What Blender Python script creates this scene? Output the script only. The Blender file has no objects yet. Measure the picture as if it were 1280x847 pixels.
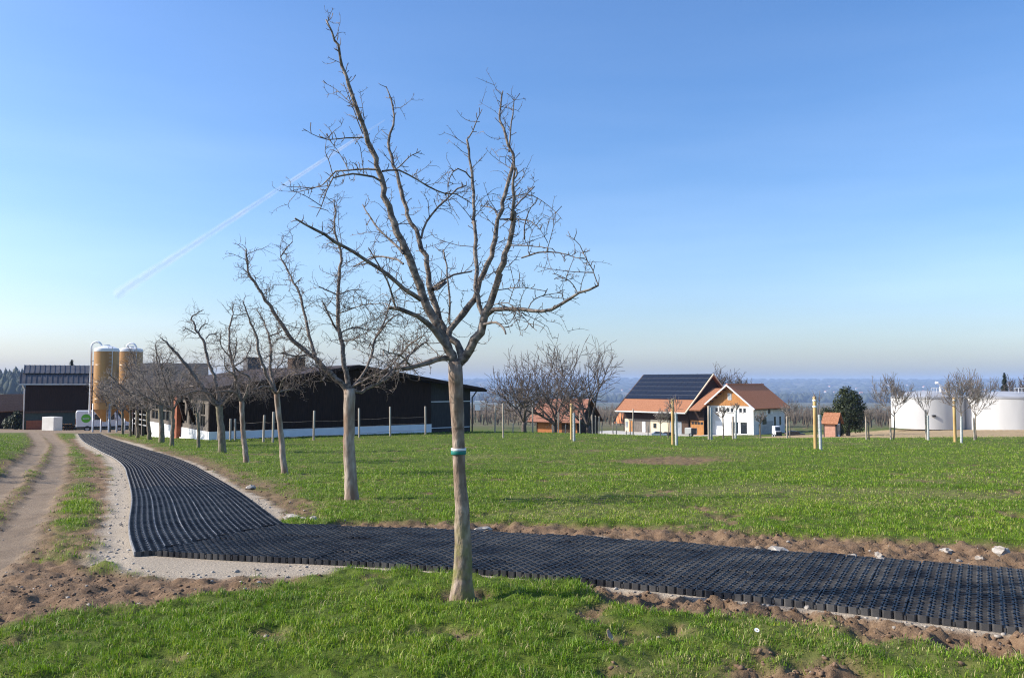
import bpy, math, random
import numpy as np
from mathutils import Vector, Matrix
R = math.radians
scene = bpy.context.scene
COL = scene.collection
# ------------------------------------------------------------------ camera, sky, sun, exposure
H_EYE = 1.7
FPX = 1000.0                      # focal length in pixels of the 1280 px wide photograph
TH = math.atan(54.5 / FPX)        # upward tilt
CT, ST = math.cos(TH), math.sin(TH)
cam_d = bpy.data.cameras.new("camera"); cam = bpy.data.objects.new("camera", cam_d); COL.objects.link(cam)
cam_d.sensor_width = 36; cam_d.lens = 36 * FPX / 1280
cam_d.clip_start = 0.05; cam_d.clip_end = 120000
cam.location = (0, 0, H_EYE); cam.rotation_euler = (R(90) + TH, 0, 0)
scene.camera = cam
SUN_AZ = R(-91)                   # bearing of the sun from +Y, clockwise positive: left, slightly behind the camera
SUN_EL = R(33)
world = bpy.data.worlds.new("World"); scene.world = world; world.use_nodes = True
wn = world.node_tree.nodes; wl = world.node_tree.links
bg = wn["Background"]
sky = wn.new("ShaderNodeTexSky"); sky.sky_type = 'NISHITA'; sky.sun_disc = False
sky.sun_elevation = SUN_EL; sky.sun_rotation = SUN_AZ
sky.altitude = 500; sky.air_density = 1.15; sky.dust_density = 2.1; sky.ozone_density = 4.0
# thin cirrus: a little white mixed into the sky by stretched noise
tc = wn.new("ShaderNodeTexCoord"); mp = wn.new("ShaderNodeMapping"); mp.inputs['Scale'].default_value = (1.2, 2.2, 9)
mp.inputs['Rotation'].default_value = (0, R(8), R(20))
nz = wn.new("ShaderNodeTexNoise"); nz.inputs['Scale'].default_value = 1.6; nz.inputs['Detail'].default_value = 5
rp = wn.new("ShaderNodeValToRGB"); rp.color_ramp.elements[0].position = 0.38; rp.color_ramp.elements[1].position = 0.85
rp.color_ramp.elements[1].color = (0.07, 0.07, 0.07, 1)
mx = wn.new("ShaderNodeMixRGB"); mx.inputs['Color2'].default_value = (9.5, 10.2, 11.5, 1)
wl.new(tc.outputs['Generated'], mp.inputs[0]); wl.new(mp.outputs[0], nz.inputs['Vector']); wl.new(nz.outputs['Fac'], rp.inputs[0])
sxy = wn.new("ShaderNodeSeparateXYZ"); wl.new(tc.outputs['Generated'], sxy.inputs[0])
mrz = wn.new("ShaderNodeMapRange"); mrz.inputs[1].default_value = .42; mrz.inputs[2].default_value = .12; mrz.inputs[3].default_value = .15; mrz.inputs[4].default_value = 1.0; wl.new(sxy.outputs['Z'], mrz.inputs[0])
mlt = wn.new("ShaderNodeMath"); mlt.operation = 'MULTIPLY'; wl.new(rp.outputs[0], mlt.inputs[0]); wl.new(mrz.outputs[0], mlt.inputs[1]); wl.new(mlt.outputs[0], mx.inputs[0]); hsv = wn.new("ShaderNodeHueSaturation"); hsv.inputs['Saturation'].default_value = 1.16; hsv.inputs['Value'].default_value = 1.05
tint = wn.new("ShaderNodeMixRGB"); tint.blend_type = 'MULTIPLY'; tint.inputs[0].default_value = 1; tint.inputs[2].default_value = (.955, .945, 1.02, 1)
wl.new(sky.outputs[0], tint.inputs[1]); wl.new(tint.outputs[0], hsv.inputs['Color']); wl.new(hsv.outputs[0], mx.inputs[1]); wl.new(mx.outputs[0], bg.inputs[0])
bg.inputs[1].default_value = 0.145
sun_d = bpy.data.lights.new("sun", 'SUN'); sun_d.energy = 5.0; sun_d.angle = R(0.5); sun_d.color = (1.0, 0.93, 0.83)
sun = bpy.data.objects.new("sun", sun_d); COL.objects.link(sun)
SV = Vector((math.sin(SUN_AZ) * math.cos(SUN_EL), math.cos(SUN_AZ) * math.cos(SUN_EL), math.sin(SUN_EL)))
sun.rotation_euler = SV.to_track_quat('Z', 'Y').to_euler(); sun.location = SV * 60
scene.view_settings.view_transform = 'Standard'; scene.view_settings.look = 'None'
scene.view_settings.exposure = 0.5; scene.view_settings.gamma = 1.0
scene.cycles.use_denoising = True; scene.cycles.denoising_prefilter = 'NONE'; scene.cycles.denoising_input_passes = 'RGB_ALBEDO_NORMAL'; scene.cycles.pixel_filter_type = 'BLACKMAN_HARRIS'; scene.cycles.filter_width = 1.15
scene.cycles.max_bounces = 6; scene.cycles.volume_bounces = 0; scene.cycles.transparent_max_bounces = 12

# ------------------------------------------------------------------ terrain height and photo geometry
def gz_np(x, y):
    x = np.asarray(x, float); y = np.asarray(y, float)
    s = y - 6.3
    z = -0.045 * 0.5 * (s + np.sqrt(s * s + 1))
    z = np.where(y > 150, -6.5, z)
    r = np.hypot(x * 0.6, y)
    far = np.interp(r, [150, 400, 1500, 3800, 4500, 6500, 9600, 11500], [-6.5, -15, -46, -90, -88, -60, 30, 24])
    ridge = 9 * np.sin(x / 1900 + 1.0) + 5 * np.sin(x / 730) + 3 * np.sin(x / 310 + 2)
    far = far + ridge * np.clip((r - 6000) / 3000, 0, 1)
    hill = 40 * np.exp(-((x + 690) ** 2 / (2 * 150.0 ** 2) + (y - 1080) ** 2 / (2 * 190.0 ** 2)))
    w = np.clip((y - 125) / 50, 0, 1); w = w * w * (3 - 2 * w)
    z = z * (1 - w) + far * w + hill * np.clip((y - 150) / 150, 0, 1)
    z = z + 0.45 * np.exp(-((x + 3) ** 2 + (y - 56) ** 2) / 288.0) - 1.35 * np.exp(-((x - 26) ** 2 + (y - 132) ** 2) / 800.0)
    z = z - .95 * np.exp(-((x - 17) ** 2 / 162.0 + (y - 90) ** 2 / 480.0)) - .55 * np.exp(-((x - 36) ** 2 + (y - 108) ** 2) / 170.0)
    # raised grass bank left of the farm track
    z = z + 0.35 * np.exp(-(((x + 20.5 + (y - 30) * 0.66) / 2.2) ** 2)) * np.clip((y - 16) / 8, 0, 1) * np.clip((75 - y) / 20, 0, 1)
    return z
def gz(x, y): return float(gz_np(x, y))
def ray(px, py):
    a = (px - 640) / FPX; b = (423.5 - py) / FPX
    f = CT - b * ST
    return a / f, (ST + b * CT) / f
def at(px, py, d):
    rx, rz = ray(px, py); return Vector((rx * d, d, H_EYE + rz * d))
def gp(px, py):
    rx, rz = ray(px, py); d = 2.0
    while d < 400 and H_EYE + rz * d > gz(rx * d, d): d *= 1.02
    lo, hi = d / 1.02, d
    for _ in range(24):
        m = .5 * (lo + hi)
        if H_EYE + rz * m > gz(rx * m, m): lo = m
        else: hi = m
    return (rx * lo, lo)
def onx(px, d):
    rx, _ = ray(px, 545); x = rx * d; return Vector((x, d, gz(x, d)))

# ------------------------------------------------------------------ numpy noise
_rng = np.random.default_rng(7)
_PERM = _rng.permutation(4096)
_VAL = _rng.random(4096)
def vnoise(x, y):
    xi = np.floor(x).astype(np.int64); yi = np.floor(y).astype(np.int64)
    fx = x - xi; fy = y - yi
    fx = fx * fx * (3 - 2 * fx); fy = fy * fy * (3 - 2 * fy)
    def h(a, b): return _VAL[_PERM[(_PERM[a & 4095] + b) & 4095]]
    return (h(xi, yi) * (1 - fx) + h(xi + 1, yi) * fx) * (1 - fy) + (h(xi, yi + 1) * (1 - fx) + h(xi + 1, yi + 1) * fx) * fy
def fbm(x, y, sc, oct=3):
    t = 0; a = 1; n = 0; s = 1.0 / sc
    for i in range(oct):
        t = t + a * vnoise(x * s + 17.3 * i + 900, y * s + 5.1 * i + 900); n += a; a *= .5; s *= 2.03
    return t / n
def sstep(a, b, v):
    t = np.clip((v - a) / (b - a), 0, 1); return t * t * (3 - 2 * t)

# ------------------------------------------------------------------ materials
def nmat(name):
    m = bpy.data.materials.new(name); m.use_nodes = True
    return m, m.node_tree.nodes, m.node_tree.links, m.node_tree.nodes['Principled BSDF']
def mat(name, c1, c2=None, scale=8.0, rough=0.8, bump=0.0, metal=0.0, stretch=(1, 1, 1), detail=6, spec=0.35, lo=0.35, hi=0.65, c3=None, s3=1.2, obj=True):
    m, n, l, p = nmat(name)
    p.inputs['Roughness'].default_value = rough; p.inputs['Metallic'].default_value = metal
    p.inputs['Specular IOR Level'].default_value = spec
    if c2 is None: c2 = tuple(v * 0.8 for v in c1)
    t = n.new("ShaderNodeTexCoord"); mp = n.new("ShaderNodeMapping"); mp.inputs['Scale'].default_value = stretch
    z = n.new("ShaderNodeTexNoise"); z.inputs['Scale'].default_value = scale; z.inputs['Detail'].default_value = detail
    r = n.new("ShaderNodeValToRGB")
    r.color_ramp.elements[0].position = lo; r.color_ramp.elements[1].position = hi
    r.color_ramp.elements[0].color = (*c1, 1); r.color_ramp.elements[1].color = (*c2, 1)
    l.new(t.outputs['Object'], mp.inputs[0]); l.new(mp.outputs[0], z.inputs['Vector']); l.new(z.outputs['Fac'], r.inputs[0])
    out = r.outputs[0]
    if c3 is not None:
        z3 = n.new("ShaderNodeTexNoise"); z3.inputs['Scale'].default_value = s3; z3.inputs['Detail'].default_value = 4
        r3 = n.new("ShaderNodeValToRGB"); r3.color_ramp.elements[0].position = .45; r3.color_ramp.elements[1].position = .65
        mx = n.new("ShaderNodeMixRGB"); mx.inputs[2].default_value = (*c3, 1)
        l.new(mp.outputs[0], z3.inputs['Vector']); l.new(z3.outputs['Fac'], r3.inputs[0]); l.new(r3.outputs[0], mx.inputs[0]); l.new(out, mx.inputs[1]); out = mx.outputs[0]
    l.new(out, p.inputs['Base Color'])
    if bump:
        b = n.new("ShaderNodeBump"); b.inputs['Strength'].default_value = bump; b.inputs['Distance'].default_value = 0.02
        l.new(z.outputs['Fac'], b.inputs['Height']); l.new(b.outputs[0], p.inputs['Normal'])
    return m
def board_mat(name, c1, c2, pitch=0.15, axis='X', rough=0.8, gap=0.5, joint=0.25):
    """vertical boards or rows of tiles: a wave gives the joints, noise the grain"""
    m, n, l, p = nmat(name); p.inputs['Roughness'].default_value = rough; p.inputs['Specular IOR Level'].default_value = .25
    t = n.new("ShaderNodeTexCoord")
    w = n.new("ShaderNodeTexWave"); w.bands_direction = axis; w.wave_profile = 'SAW'; w.inputs['Scale'].default_value = 1.0 / pitch / 3.1831 * 0.5 * math.pi / 1.5708 * 1.0
    w.inputs['Distortion'].default_value = 0
    z = n.new("ShaderNodeTexNoise"); z.inputs['Scale'].default_value = 3.0; z.inputs['Detail'].default_value = 6
    mp = n.new("ShaderNodeMapping"); mp.inputs['Scale'].default_value = (6, 6, .6) if axis != 'Z' else (2.5, 2.5, 2.5)
    r = n.new("ShaderNodeValToRGB"); r.color_ramp.elements[0].position = .3; r.color_ramp.elements[1].position = .7
    r.color_ramp.elements[0].color = (*c1, 1); r.color_ramp.elements[1].color = (*c2, 1)
    rg = n.new("ShaderNodeValToRGB"); rg.color_ramp.elements[0].position = 0.0; rg.color_ramp.elements[0].color = (joint,) * 3 + (1,)
    rg.color_ramp.elements[1].position = .12; rg.color_ramp.elements[1].color = (1, 1, 1, 1)
    mx = n.new("ShaderNodeMixRGB"); mx.blend_type = 'MULTIPLY'; mx.inputs[0].default_value = gap
    l.new(t.outputs['Object'], w.inputs['Vector']); l.new(t.outputs['Object'], mp.inputs[0]); l.new(mp.outputs[0], z.inputs['Vector'])
    l.new(z.outputs['Fac'], r.inputs[0]); l.new(w.outputs['Fac'], rg.inputs[0]); l.new(r.outputs[0], mx.inputs[1]); l.new(rg.outputs[0], mx.inputs[2])
    l.new(mx.outputs[0], p.inputs['Base Color'])
    b = n.new("ShaderNodeBump"); b.inputs['Strength'].default_value = .5; b.inputs['Distance'].default_value = .02
    l.new(w.outputs['Fac'], b.inputs['Height']); l.new(b.outputs[0], p.inputs['Normal'])
    return m
M = {}
M['bark'] = mat('bark', (.13, .10, .075), (.29, .235, .18), 14, .9, .9, stretch=(1, 1, .35), c3=(.17, .17, .07), s3=1.6)
M['bark_near'] = mat('bark_near', (.24, .18, .135), (.46, .38, .30), 18, .9, 1.0, stretch=(1, 1, .3), c3=(.22, .14, .09), s3=5)
M['branch'] = mat('branch', (.075, .06, .05), (.25, .205, .175), 16, .85, .6)
M['branch_near'] = mat('branch_near', (.08, .062, .052), (.29, .24, .20), 22, .8, .8)
M['twig'] = mat('twig', (.065, .05, .042), (.22, .175, .145), 10, .85)
M['twig_dark'] = mat('twig_dark', (.075, .06, .05), (.17, .135, .115), 10, .9)
M['twig_grey'] = mat('twig_grey', (.13, .105, .09), (.32, .275, .235), 3, .9)
def plastic():
    m = mat('black_plastic', (.005, .006, .010), (.013, .014, .020), 30, .45, 0, spec=.32); n, l = m.node_tree.nodes, m.node_tree.links; p = n['Principled BSDF']; src = p.inputs['Base Color'].links[0].from_socket
    g = n.new("ShaderNodeNewGeometry"); s = n.new("ShaderNodeSeparateXYZ"); l.new(g.outputs['Normal'], s.inputs[0])
    mr = n.new("ShaderNodeMapRange"); mr.inputs[1].default_value = .5; mr.inputs[2].default_value = .1; mr.inputs[3].default_value = .02; mr.inputs[4].default_value = .42; l.new(s.outputs['Z'], mr.inputs[0])
    z = n.new("ShaderNodeTexNoise"); z.inputs['Scale'].default_value = 2.3; z.inputs['Detail'].default_value = 7; l.new(g.outputs['Position'], z.inputs['Vector'])
    r = n.new("ShaderNodeValToRGB"); r.color_ramp.elements[0].position = .33; r.color_ramp.elements[1].position = .72; l.new(z.outputs['Fac'], r.inputs[0])
    mu = n.new("ShaderNodeMath"); mu.operation = 'MULTIPLY'; l.new(mr.outputs[0], mu.inputs[0]); l.new(r.outputs[0], mu.inputs[1])
    mx = n.new("ShaderNodeMixRGB"); mx.inputs[2].default_value = (.25, .235, .21, 1); l.new(mu.outputs[0], mx.inputs[0]); l.new(src, mx.inputs[1]); l.new(mx.outputs[0], p.inputs['Base Color']); return m
M['plastic'] = plastic()
M['dusty_dim'] = mat('dusty_dim', (.05, .05, .052), (.15, .147, .14), 9, .7)
M['dusty'] = mat('dusty_seam', (.16, .155, .15), (.34, .33, .31), 9, .7)
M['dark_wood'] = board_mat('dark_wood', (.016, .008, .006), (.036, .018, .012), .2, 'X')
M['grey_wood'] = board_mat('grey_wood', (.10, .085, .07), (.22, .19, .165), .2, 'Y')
M['grey_panel'] = board_mat('grey_panel', (.035, .033, .033), (.06, .057, .055), .2, 'X')
M['brown_wood'] = board_mat('brown_wood', (.05, .028, .018), (.10, .06, .04), .2, 'X')
M['orange_wood'] = board_mat('orange_wood', (.32, .135, .04), (.50, .24, .085), .2, 'X', gap=.75)
M['red_wood'] = board_mat('red_wood', (.40, .14, .05), (.55, .22, .08), .18, 'X')
M['white_wall'] = mat('white_render', (.70, .69, .66), (.62, .61, .59), 1.3, .9)
M['white_paint'] = mat('white_paint', (.82, .82, .82), (.74, .75, .76), 2, .4)
M['cream'] = mat('cream_render', (.68, .58, .42), (.60, .51, .37), 1.5, .9)
M['concrete'] = mat('concrete', (.36, .35, .33), (.46, .45, .42), 2, .9, .2)
M['concrete_light'] = mat('concrete_light', (.62, .60, .54), (.72, .70, .64), 1.2, .9, .2)
M['tank'] = mat('tank_concrete', (.48, .48, .47), (.56, .56, .55), .5, .85, .1, stretch=(1, 1, .25))
M['tank_roof'] = mat('tank_roof', (.30, .31, .33), (.38, .39, .41), .5, .6)
M['tile_old'] = board_mat('tile_old', (.22, .095, .06), (.36, .17, .11), .36, 'Z')
M['tile_orange'] = board_mat('tile_orange', (.25, .10, .048), (.40, .185, .098), .36, 'Z')
M['tile_red'] = board_mat('tile_red', (.50, .16, .06), (.68, .27, .12), .3, 'Z')
M['tile_grey'] = board_mat('tile_grey', (.085, .078, .072), (.15, .135, .12), .36, 'Z')
M['tile_brown'] = board_mat('tile_brown', (.028, .019, .017), (.055, .038, .033), .36, 'Z')
M['metal_roof'] = mat('metal_roof', (.085, .08, .083), (.12, .115, .118), 1.2, .5, metal=.2)
M['solar'] = mat('solar_glass', (.010, .012, .020), (.018, .022, .032), 1.0, .22, spec=.5)
M['panel_rail'] = mat('panel_rail', (.13, .135, .145), (.17, .175, .185), 3, .5)
M['alu'] = mat('aluminium', (.55, .56, .58), (.45, .46, .48), 3, .4, metal=.6)
M['silo'] = mat('silo_ochre', (.34, .165, .05), (.46, .24, .075), 1.5, .38, stretch=(1, 1, .15), spec=.5)
M['glass'] = mat('dark_glass', (.02, .025, .03), (.03, .035, .045), 2, .12, spec=.6)
M['glass_light'] = mat('pale_glass', (.22, .25, .28), (.30, .33, .36), 2, .2, spec=.6)
M['rust'] = mat('rust_red', (.22, .065, .03), (.30, .10, .05), 4, .8)
M['stake_new'] = mat('stake_new', (.42, .27, .10), (.56, .39, .17), 5, .8, stretch=(1, 1, .2))
M['stake_old'] = mat('stake_old', (.30, .25, .19), (.46, .40, .32), 5, .85, stretch=(1, 1, .2))
M['guard'] = mat('guard_plastic', (.34, .37, .36), (.50, .52, .50), 9, .6)
M['tape_white'] = mat('tape_white', (.85, .86, .86), None, 6, .5)
M['tape_green'] = mat('tape_green', (.015, .20, .16), None, 6, .5)
M['black'] = mat('black_rubber', (.015, .015, .015), (.03, .03, .03), 5, .7)
M['car_dark'] = mat('car_dark', (.02, .022, .028), (.03, .03, .04), 2, .25, spec=.6)
M['car_silver'] = mat('car_silver', (.36, .43, .52), (.42, .48, .56), 2, .3, metal=.3)
M['green_mark'] = mat('green_mark', (.10, .42, .03), (.13, .48, .04), 3, .4)
M['dgreen'] = mat('dark_green', (.03, .05, .045), (.045, .065, .06), 3, .7)
M['logs'] = mat('cut_logs', (.34, .19, .10), (.22, .12, .07), 3, .9)
M['stone'] = mat('pale_stone', (.24, .205, .165), (.44, .405, .35), 12, .9, .6)
M['clod'] = mat('soil_clod', (.075, .044, .026), (.24, .155, .095), 9, .95, .6)
M['leaf_dark'] = mat('leaf_dark', (.018, .028, .012), (.05, .065, .022), 1.5, .6)
M['conifer'] = mat('conifer_needles', (.012, .02, .014), (.035, .05, .028), 1.0, .8)
M['forest'] = mat('forest_mass', (.02, .032, .022), (.055, .065, .04), .02, .9)
M['forest_bare'] = mat('forest_bare', (.10, .075, .055), (.17, .135, .10), .05, .9)
M['shrub'] = mat('bare_shrub', (.15, .115, .085), (.24, .19, .14), .3, .9)
M['yard'] = mat('yard_concrete', (.42, .40, .36), (.52, .50, .45), 1.2, .9)
M['daisy_y'] = mat('daisy_yellow', (.6, .4, .03), None, 8, .8)
M['dry_leaf'] = mat('dry_leaf', (.36, .24, .16), (.50, .36, .26), 9, .8)

# ------------------------------------------------------------------ object helpers
def tag(o, label=None, cat=None, group=None, kind=None):
    if label: o['label'] = label
    if cat: o['category'] = cat
    if group: o['group'] = group
    if kind: o['kind'] = kind
    return o
def thing(name, label, cat, loc=(0, 0, 0), rz=0.0, group=None):
    o = bpy.data.objects.new(name, None); COL.objects.link(o); o.empty_display_size = .3
    o.location = loc; o.rotation_euler = (0, 0, rz)
    return tag(o, label, cat, group)
def mesh_np(name, V, faces, smooth=False):
    """V (n,3); faces: list of (k,m) int arrays, m corners each; fast"""
    me = bpy.data.meshes.new(name)
    V = np.ascontiguousarray(V, np.float32)
    me.vertices.add(len(V)); me.vertices.foreach_set('co', V.ravel())
    lv = np.concatenate([f.ravel() for f in faces]).astype(np.int32)
    tot = np.concatenate([np.full(len(f), f.shape[1], np.int32) for f in faces])
    st = np.concatenate([[0], np.cumsum(tot)[:-1]]).astype(np.int32)
    me.loops.add(len(lv)); me.loops.foreach_set('vertex_index', lv)
    me.polygons.add(len(tot)); me.polygons.foreach_set('loop_start', st)
    if smooth: me.polygons.foreach_set('use_smooth', np.ones(len(tot), bool))
    me.update(calc_edges=True); me.validate(); return me
class Tubes:
    def __init__(s, sides=5): s.k = sides; s.b = {}
    def add(s, pts, rad):
        n = len(pts); s.b.setdefault(n, ([], []))
        s.b[n][0].append([tuple(p) for p in pts]); s.b[n][1].append(list(rad))
    def arrays(s):
        k = s.k; Vs = []; Fs = []; off = 0
        ang = np.arange(k) * 2 * math.pi / k
        for n, (P, Q) in s.b.items():
            P = np.array(P, float); Q = np.array(Q, float); T = len(P)
            tg = np.empty_like(P); tg[:, 1:-1] = P[:, 2:] - P[:, :-2]; tg[:, 0] = P[:, 1] - P[:, 0]; tg[:, -1] = P[:, -1] - P[:, -2]
            tg /= np.linalg.norm(tg, axis=2, keepdims=True) + 1e-9
            m = tg.mean(1); ref = np.where((np.abs(m[:, 2]) > .75)[:, None], np.array([1., 0.1, 0]), np.array([0, 0.1, 1.]))[:, None, :]
            u = np.cross(tg, np.broadcast_to(ref, tg.shape)); u /= np.linalg.norm(u, axis=2, keepdims=True) + 1e-9
            v = np.cross(tg, u)
            ring = P[:, :, None, :] + Q[:, :, None, None] * (np.cos(ang)[None, None, :, None] * u[:, :, None, :] + np.sin(ang)[None, None, :, None] * v[:, :, None, :])
            V = ring.reshape(-1, 3)
            idx = np.arange(T * n * k).reshape(T, n, k) + off
            a = idx[:, :-1, :]; b = np.roll(a, -1, 2); c = idx[:, 1:, :]; d = np.roll(c, -1, 2)
            F = np.stack([a, c, d, b], -1).reshape(-1, 4)
            Vs.append(V); Fs.append(F); Fs.append(idx[:, -1, ::-1].reshape(-1, k)); off += len(V)
        return np.concatenate(Vs), Fs
    def build(s, name, m, parent=None, origin=(0, 0, 0), smooth=True):
        if not s.b: return None
        V, F = s.arrays(); V = V - np.array(origin)
        byk = {}
        for f in F: byk.setdefault(f.shape[1], []).append(f)
        me = mesh_np(name, V, [np.concatenate(x) for x in byk.values()], smooth)
        me.materials.append(m)
        o = bpy.data.objects.new(name, me); COL.objects.link(o)
        if parent: o.parent = parent
        else: o.location = origin
        return o
class MB:
    """collects simple shapes into one mesh"""
    def __init__(s): s.v = []; s.f = []; s.m = []
    def add(s, v, f, mi=0):
        o = len(s.v); s.v += [tuple(p) for p in v]; s.f += [[i + o for i in q] for q in f]; s.m += [mi] * len(f); return s
    def box(s, x0, x1, y0, y1, z0, z1, mi=0):
        v = [(x0, y0, z0), (x1, y0, z0), (x1, y1, z0), (x0, y1, z0), (x0, y0, z1), (x1, y0, z1), (x1, y1, z1), (x0, y1, z1)]
        return s.add(v, [(3, 2, 1, 0), (4, 5, 6, 7), (0, 1, 5, 4), (1, 2, 6, 5), (2, 3, 7, 6), (3, 0, 4, 7)], mi)
    def hexa(s, p8, mi=0):
        return s.add(p8, [(3, 2, 1, 0), (4, 5, 6, 7), (0, 1, 5, 4), (1, 2, 6, 5), (2, 3, 7, 6), (3, 0, 4, 7)], mi)
    def slab(s, a, b, c, d, t, mi=0):
        """quad a b c d thickened by t along its normal (downwards from the given corners)"""
        a, b, c, d = map(Vector, (a, b, c, d)); n = (b - a).cross(d - a).normalized() * t
        return s.hexa([a - n, b - n, c - n, d - n, a, b, c, d], mi)
    def prism(s, poly, y0, y1, mi=0):
        """polygon in x,z extruded along y; poly counter-clockwise seen from -y"""
        n = len(poly); v = [(x, y0, z) for x, z in poly] + [(x, y1, z) for x, z in poly]
        f = [tuple(range(n)), tuple(range(2 * n - 1, n - 1, -1))] + [(i + n, (i + 1) % n + n, (i + 1) % n, i) for i in range(n)]
        return s.add(v, f, mi)
    def bar(s, a, b, w, mi=0):
        a, b = Vector(a), Vector(b); t = (b - a).normalized(); r = Vector((0, 0, 1)) if abs(t.z) < .9 else Vector((1, 0, 0))
        u = t.cross(r).normalized() * w / 2; v = t.cross(u).normalized() * w / 2
        return s.hexa([a - u - v, a + u - v, a + u + v, a - u + v, b - u - v, b + u - v, b + u + v, b - u + v], mi)
    def lathe(s, prof, n=24, c=(0, 0), mi=0, cap=True):
        v = []; f = []
        for r, z in prof:
            for i in range(n): a = 2 * math.pi * i / n; v.append((c[0] + r * math.cos(a), c[1] + r * math.sin(a), z))
        for j in range(len(prof) - 1):
            for i in range(n): f.append((j * n + i, j * n + (i + 1) % n, (j + 1) * n + (i + 1) % n, (j + 1) * n + i))
        if cap: f.append(tuple(range(n - 1, -1, -1))); f.append(tuple((len(prof) - 1) * n + i for i in range(n)))
        return s.add(v, f, mi)
    def build(s, name, mats, parent=None, loc=None, smooth=False, bevel=0.0):
        me = bpy.data.meshes.new(name); me.from_pydata(s.v, [], s.f)
        mats = mats if isinstance(mats, (list, tuple)) else [mats]
        for m in mats: me.materials.append(m)
        me.polygons.foreach_set('material_index', s.m)
        if smooth: me.polygons.foreach_set('use_smooth', [True] * len(s.f))
        me.update()
        o = bpy.data.objects.new(name, me); COL.objects.link(o)
        if parent: o.parent = parent
        if loc is not None: o.location = loc
        if bevel:
            b = o.modifiers.new('bevel', 'BEVEL'); b.width = bevel; b.segments = 2; b.limit_method = 'ANGLE'
        if smooth and not bevel:
            try: me.set_sharp_from_angle(angle=R(40))
            except Exception: pass
        return o
def share(o, parent=None, loc=None, rot=None):
    c = o.copy(); COL.objects.link(c)
    if parent: c.parent = parent
    if loc is not None: c.location = loc
    if rot is not None: c.rotation_euler = rot
    return c
def copy_tree(o, parent=None):
    c = o.copy(); COL.objects.link(c)
    if parent: c.parent = parent
    for ch in list(o.children): copy_tree(ch, c)
    return c

# ------------------------------------------------------------------ ground cover masks (world metres)
def seg_dist(x, y, pts):
    """distance to a polyline and the running length of the nearest point"""
    best = np.full(x.shape, 1e9); L = np.zeros(x.shape); acc = 0; side = np.zeros(x.shape)
    for (x0, y0), (x1, y1) in zip(pts[:-1], pts[1:]):
        dx, dy = x1 - x0, y1 - y0; l2 = dx * dx + dy * dy; l = math.sqrt(l2)
        t = np.clip(((x - x0) * dx + (y - y0) * dy) / l2, 0, 1)
        d = np.hypot(x - x0 - t * dx, y - y0 - t * dy); k = d < best
        best = np.where(k, d, best); L = np.where(k, acc + t * l, L)
        side = np.where(k, np.sign(dx * (y - y0) - dy * (x - x0)), side); acc += l
    return best, L, side
def in_poly(x, y, poly):
    c = np.zeros(x.shape, bool); n = len(poly)
    for i in range(n):
        x0, y0 = poly[i]; x1, y1 = poly[(i + 1) % n]
        with np.errstate(divide='ignore', invalid='ignore'):
            c ^= ((y0 > y) != (y1 > y)) & (x < (x1 - x0) * (y - y0) / (y1 - y0 + 1e-12) + x0)
    return c
def poly_sd(x, y, poly):
    d, _, _ = seg_dist(x, y, list(poly) + [poly[0]]); return np.where(in_poly(x, y, poly), -d, d)
def smooth_line(pts, step):
    P = [np.array(p, float) for p in pts]; P = [2 * P[0] - P[1]] + P + [2 * P[-1] - P[-2]]; out = []
    for i in range(1, len(P) - 2):
        n = max(2, int(np.linalg.norm(P[i + 1] - P[i]) / step))
        for j in range(n):
            t = j / n; a, b, c, d = P[i - 1], P[i], P[i + 1], P[i + 2]
            out.append(.5 * (2 * b + (c - a) * t + (2 * a - 5 * b + 4 * c - d) * t * t + (3 * b - a - 3 * c + d) * t ** 3))
    out.append(P[-2]); return out
# the black grid path: a left arm running away and a right arm crossing in front
LEFT_C = [(-2.95, 8.55), (-4.05, 10.7), (-5.93, 14.75), (-8.5, 19.95), (-10.45, 23.8), (-13.2, 28.75), (-16.95, 35.0), (-25.05, 48.9), (-39.85, 75.7)]
LEFT_C = [tuple(p) for p in smooth_line(LEFT_C, .3)]
LW = 0.92                                            # half width of the left arm
RWID = 2.34; RLEN = 12.2
RN = [(-3.72, 8.46), (-2.87, 8.20), (-1.04, 7.74), (.42, 7.13), (2.27, 6.20), (3.5, 5.50), (5.4, 4.38), (8.0, 2.85)]     # near edge of the right arm
RN = [tuple(p) for p in smooth_line(RN, .25)]
_d0 = np.array(RN[2]) - np.array(RN[0]); _d0 = _d0 / np.linalg.norm(_d0)
RN = [(RN[0][0] - 8 * _d0[0], RN[0][1] - 8 * _d0[1])] + RN
def right_uv(x, y):
    d, L, sd = seg_dist(np.asarray(x, float), np.asarray(y, float), RN); return L - 8.0, d * np.where(sd < 0, -1, 1)
_RC = np.array(RN[1:]); _RL = np.concatenate([[0], np.cumsum(np.linalg.norm(np.diff(_RC, axis=0), axis=1))])
def right_pt(u):
    """near edge point, direction and left normal at the running length u"""
    f = lambda t: np.array([np.interp(t, _RL, _RC[:, 0]), np.interp(t, _RL, _RC[:, 1])])
    d = f(min(u + .35, _RL[-1])) - f(max(u - .35, 0)); d = d / np.linalg.norm(d); p = f(u) if u >= 0 else f(0) + d * u
    return Vector(p), Vector(d), Vector((-d[1], d[0]))
RUT_R = [gp(*p) for p in [(-60, 740), (32, 650), (62, 600), (73, 575), (76, 557), (66, 549), (60, 543), (58, 540)]]
RUT_L = [gp(*p) for p in [(-160, 680), (-40, 640), (12, 600), (38, 575), (52, 557), (48, 549), (44, 543), (42, 540)]]
GRAVEL = [gp(*p) for p in [(100, 545), (118, 560), (133, 575), (140, 600), (138, 635), (128, 668), (118, 690), (122, 702), (175, 712), (300, 718), (400, 716), (425, 708), (300, 690), (220, 640), (190, 560), (130, 545)]]
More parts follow.
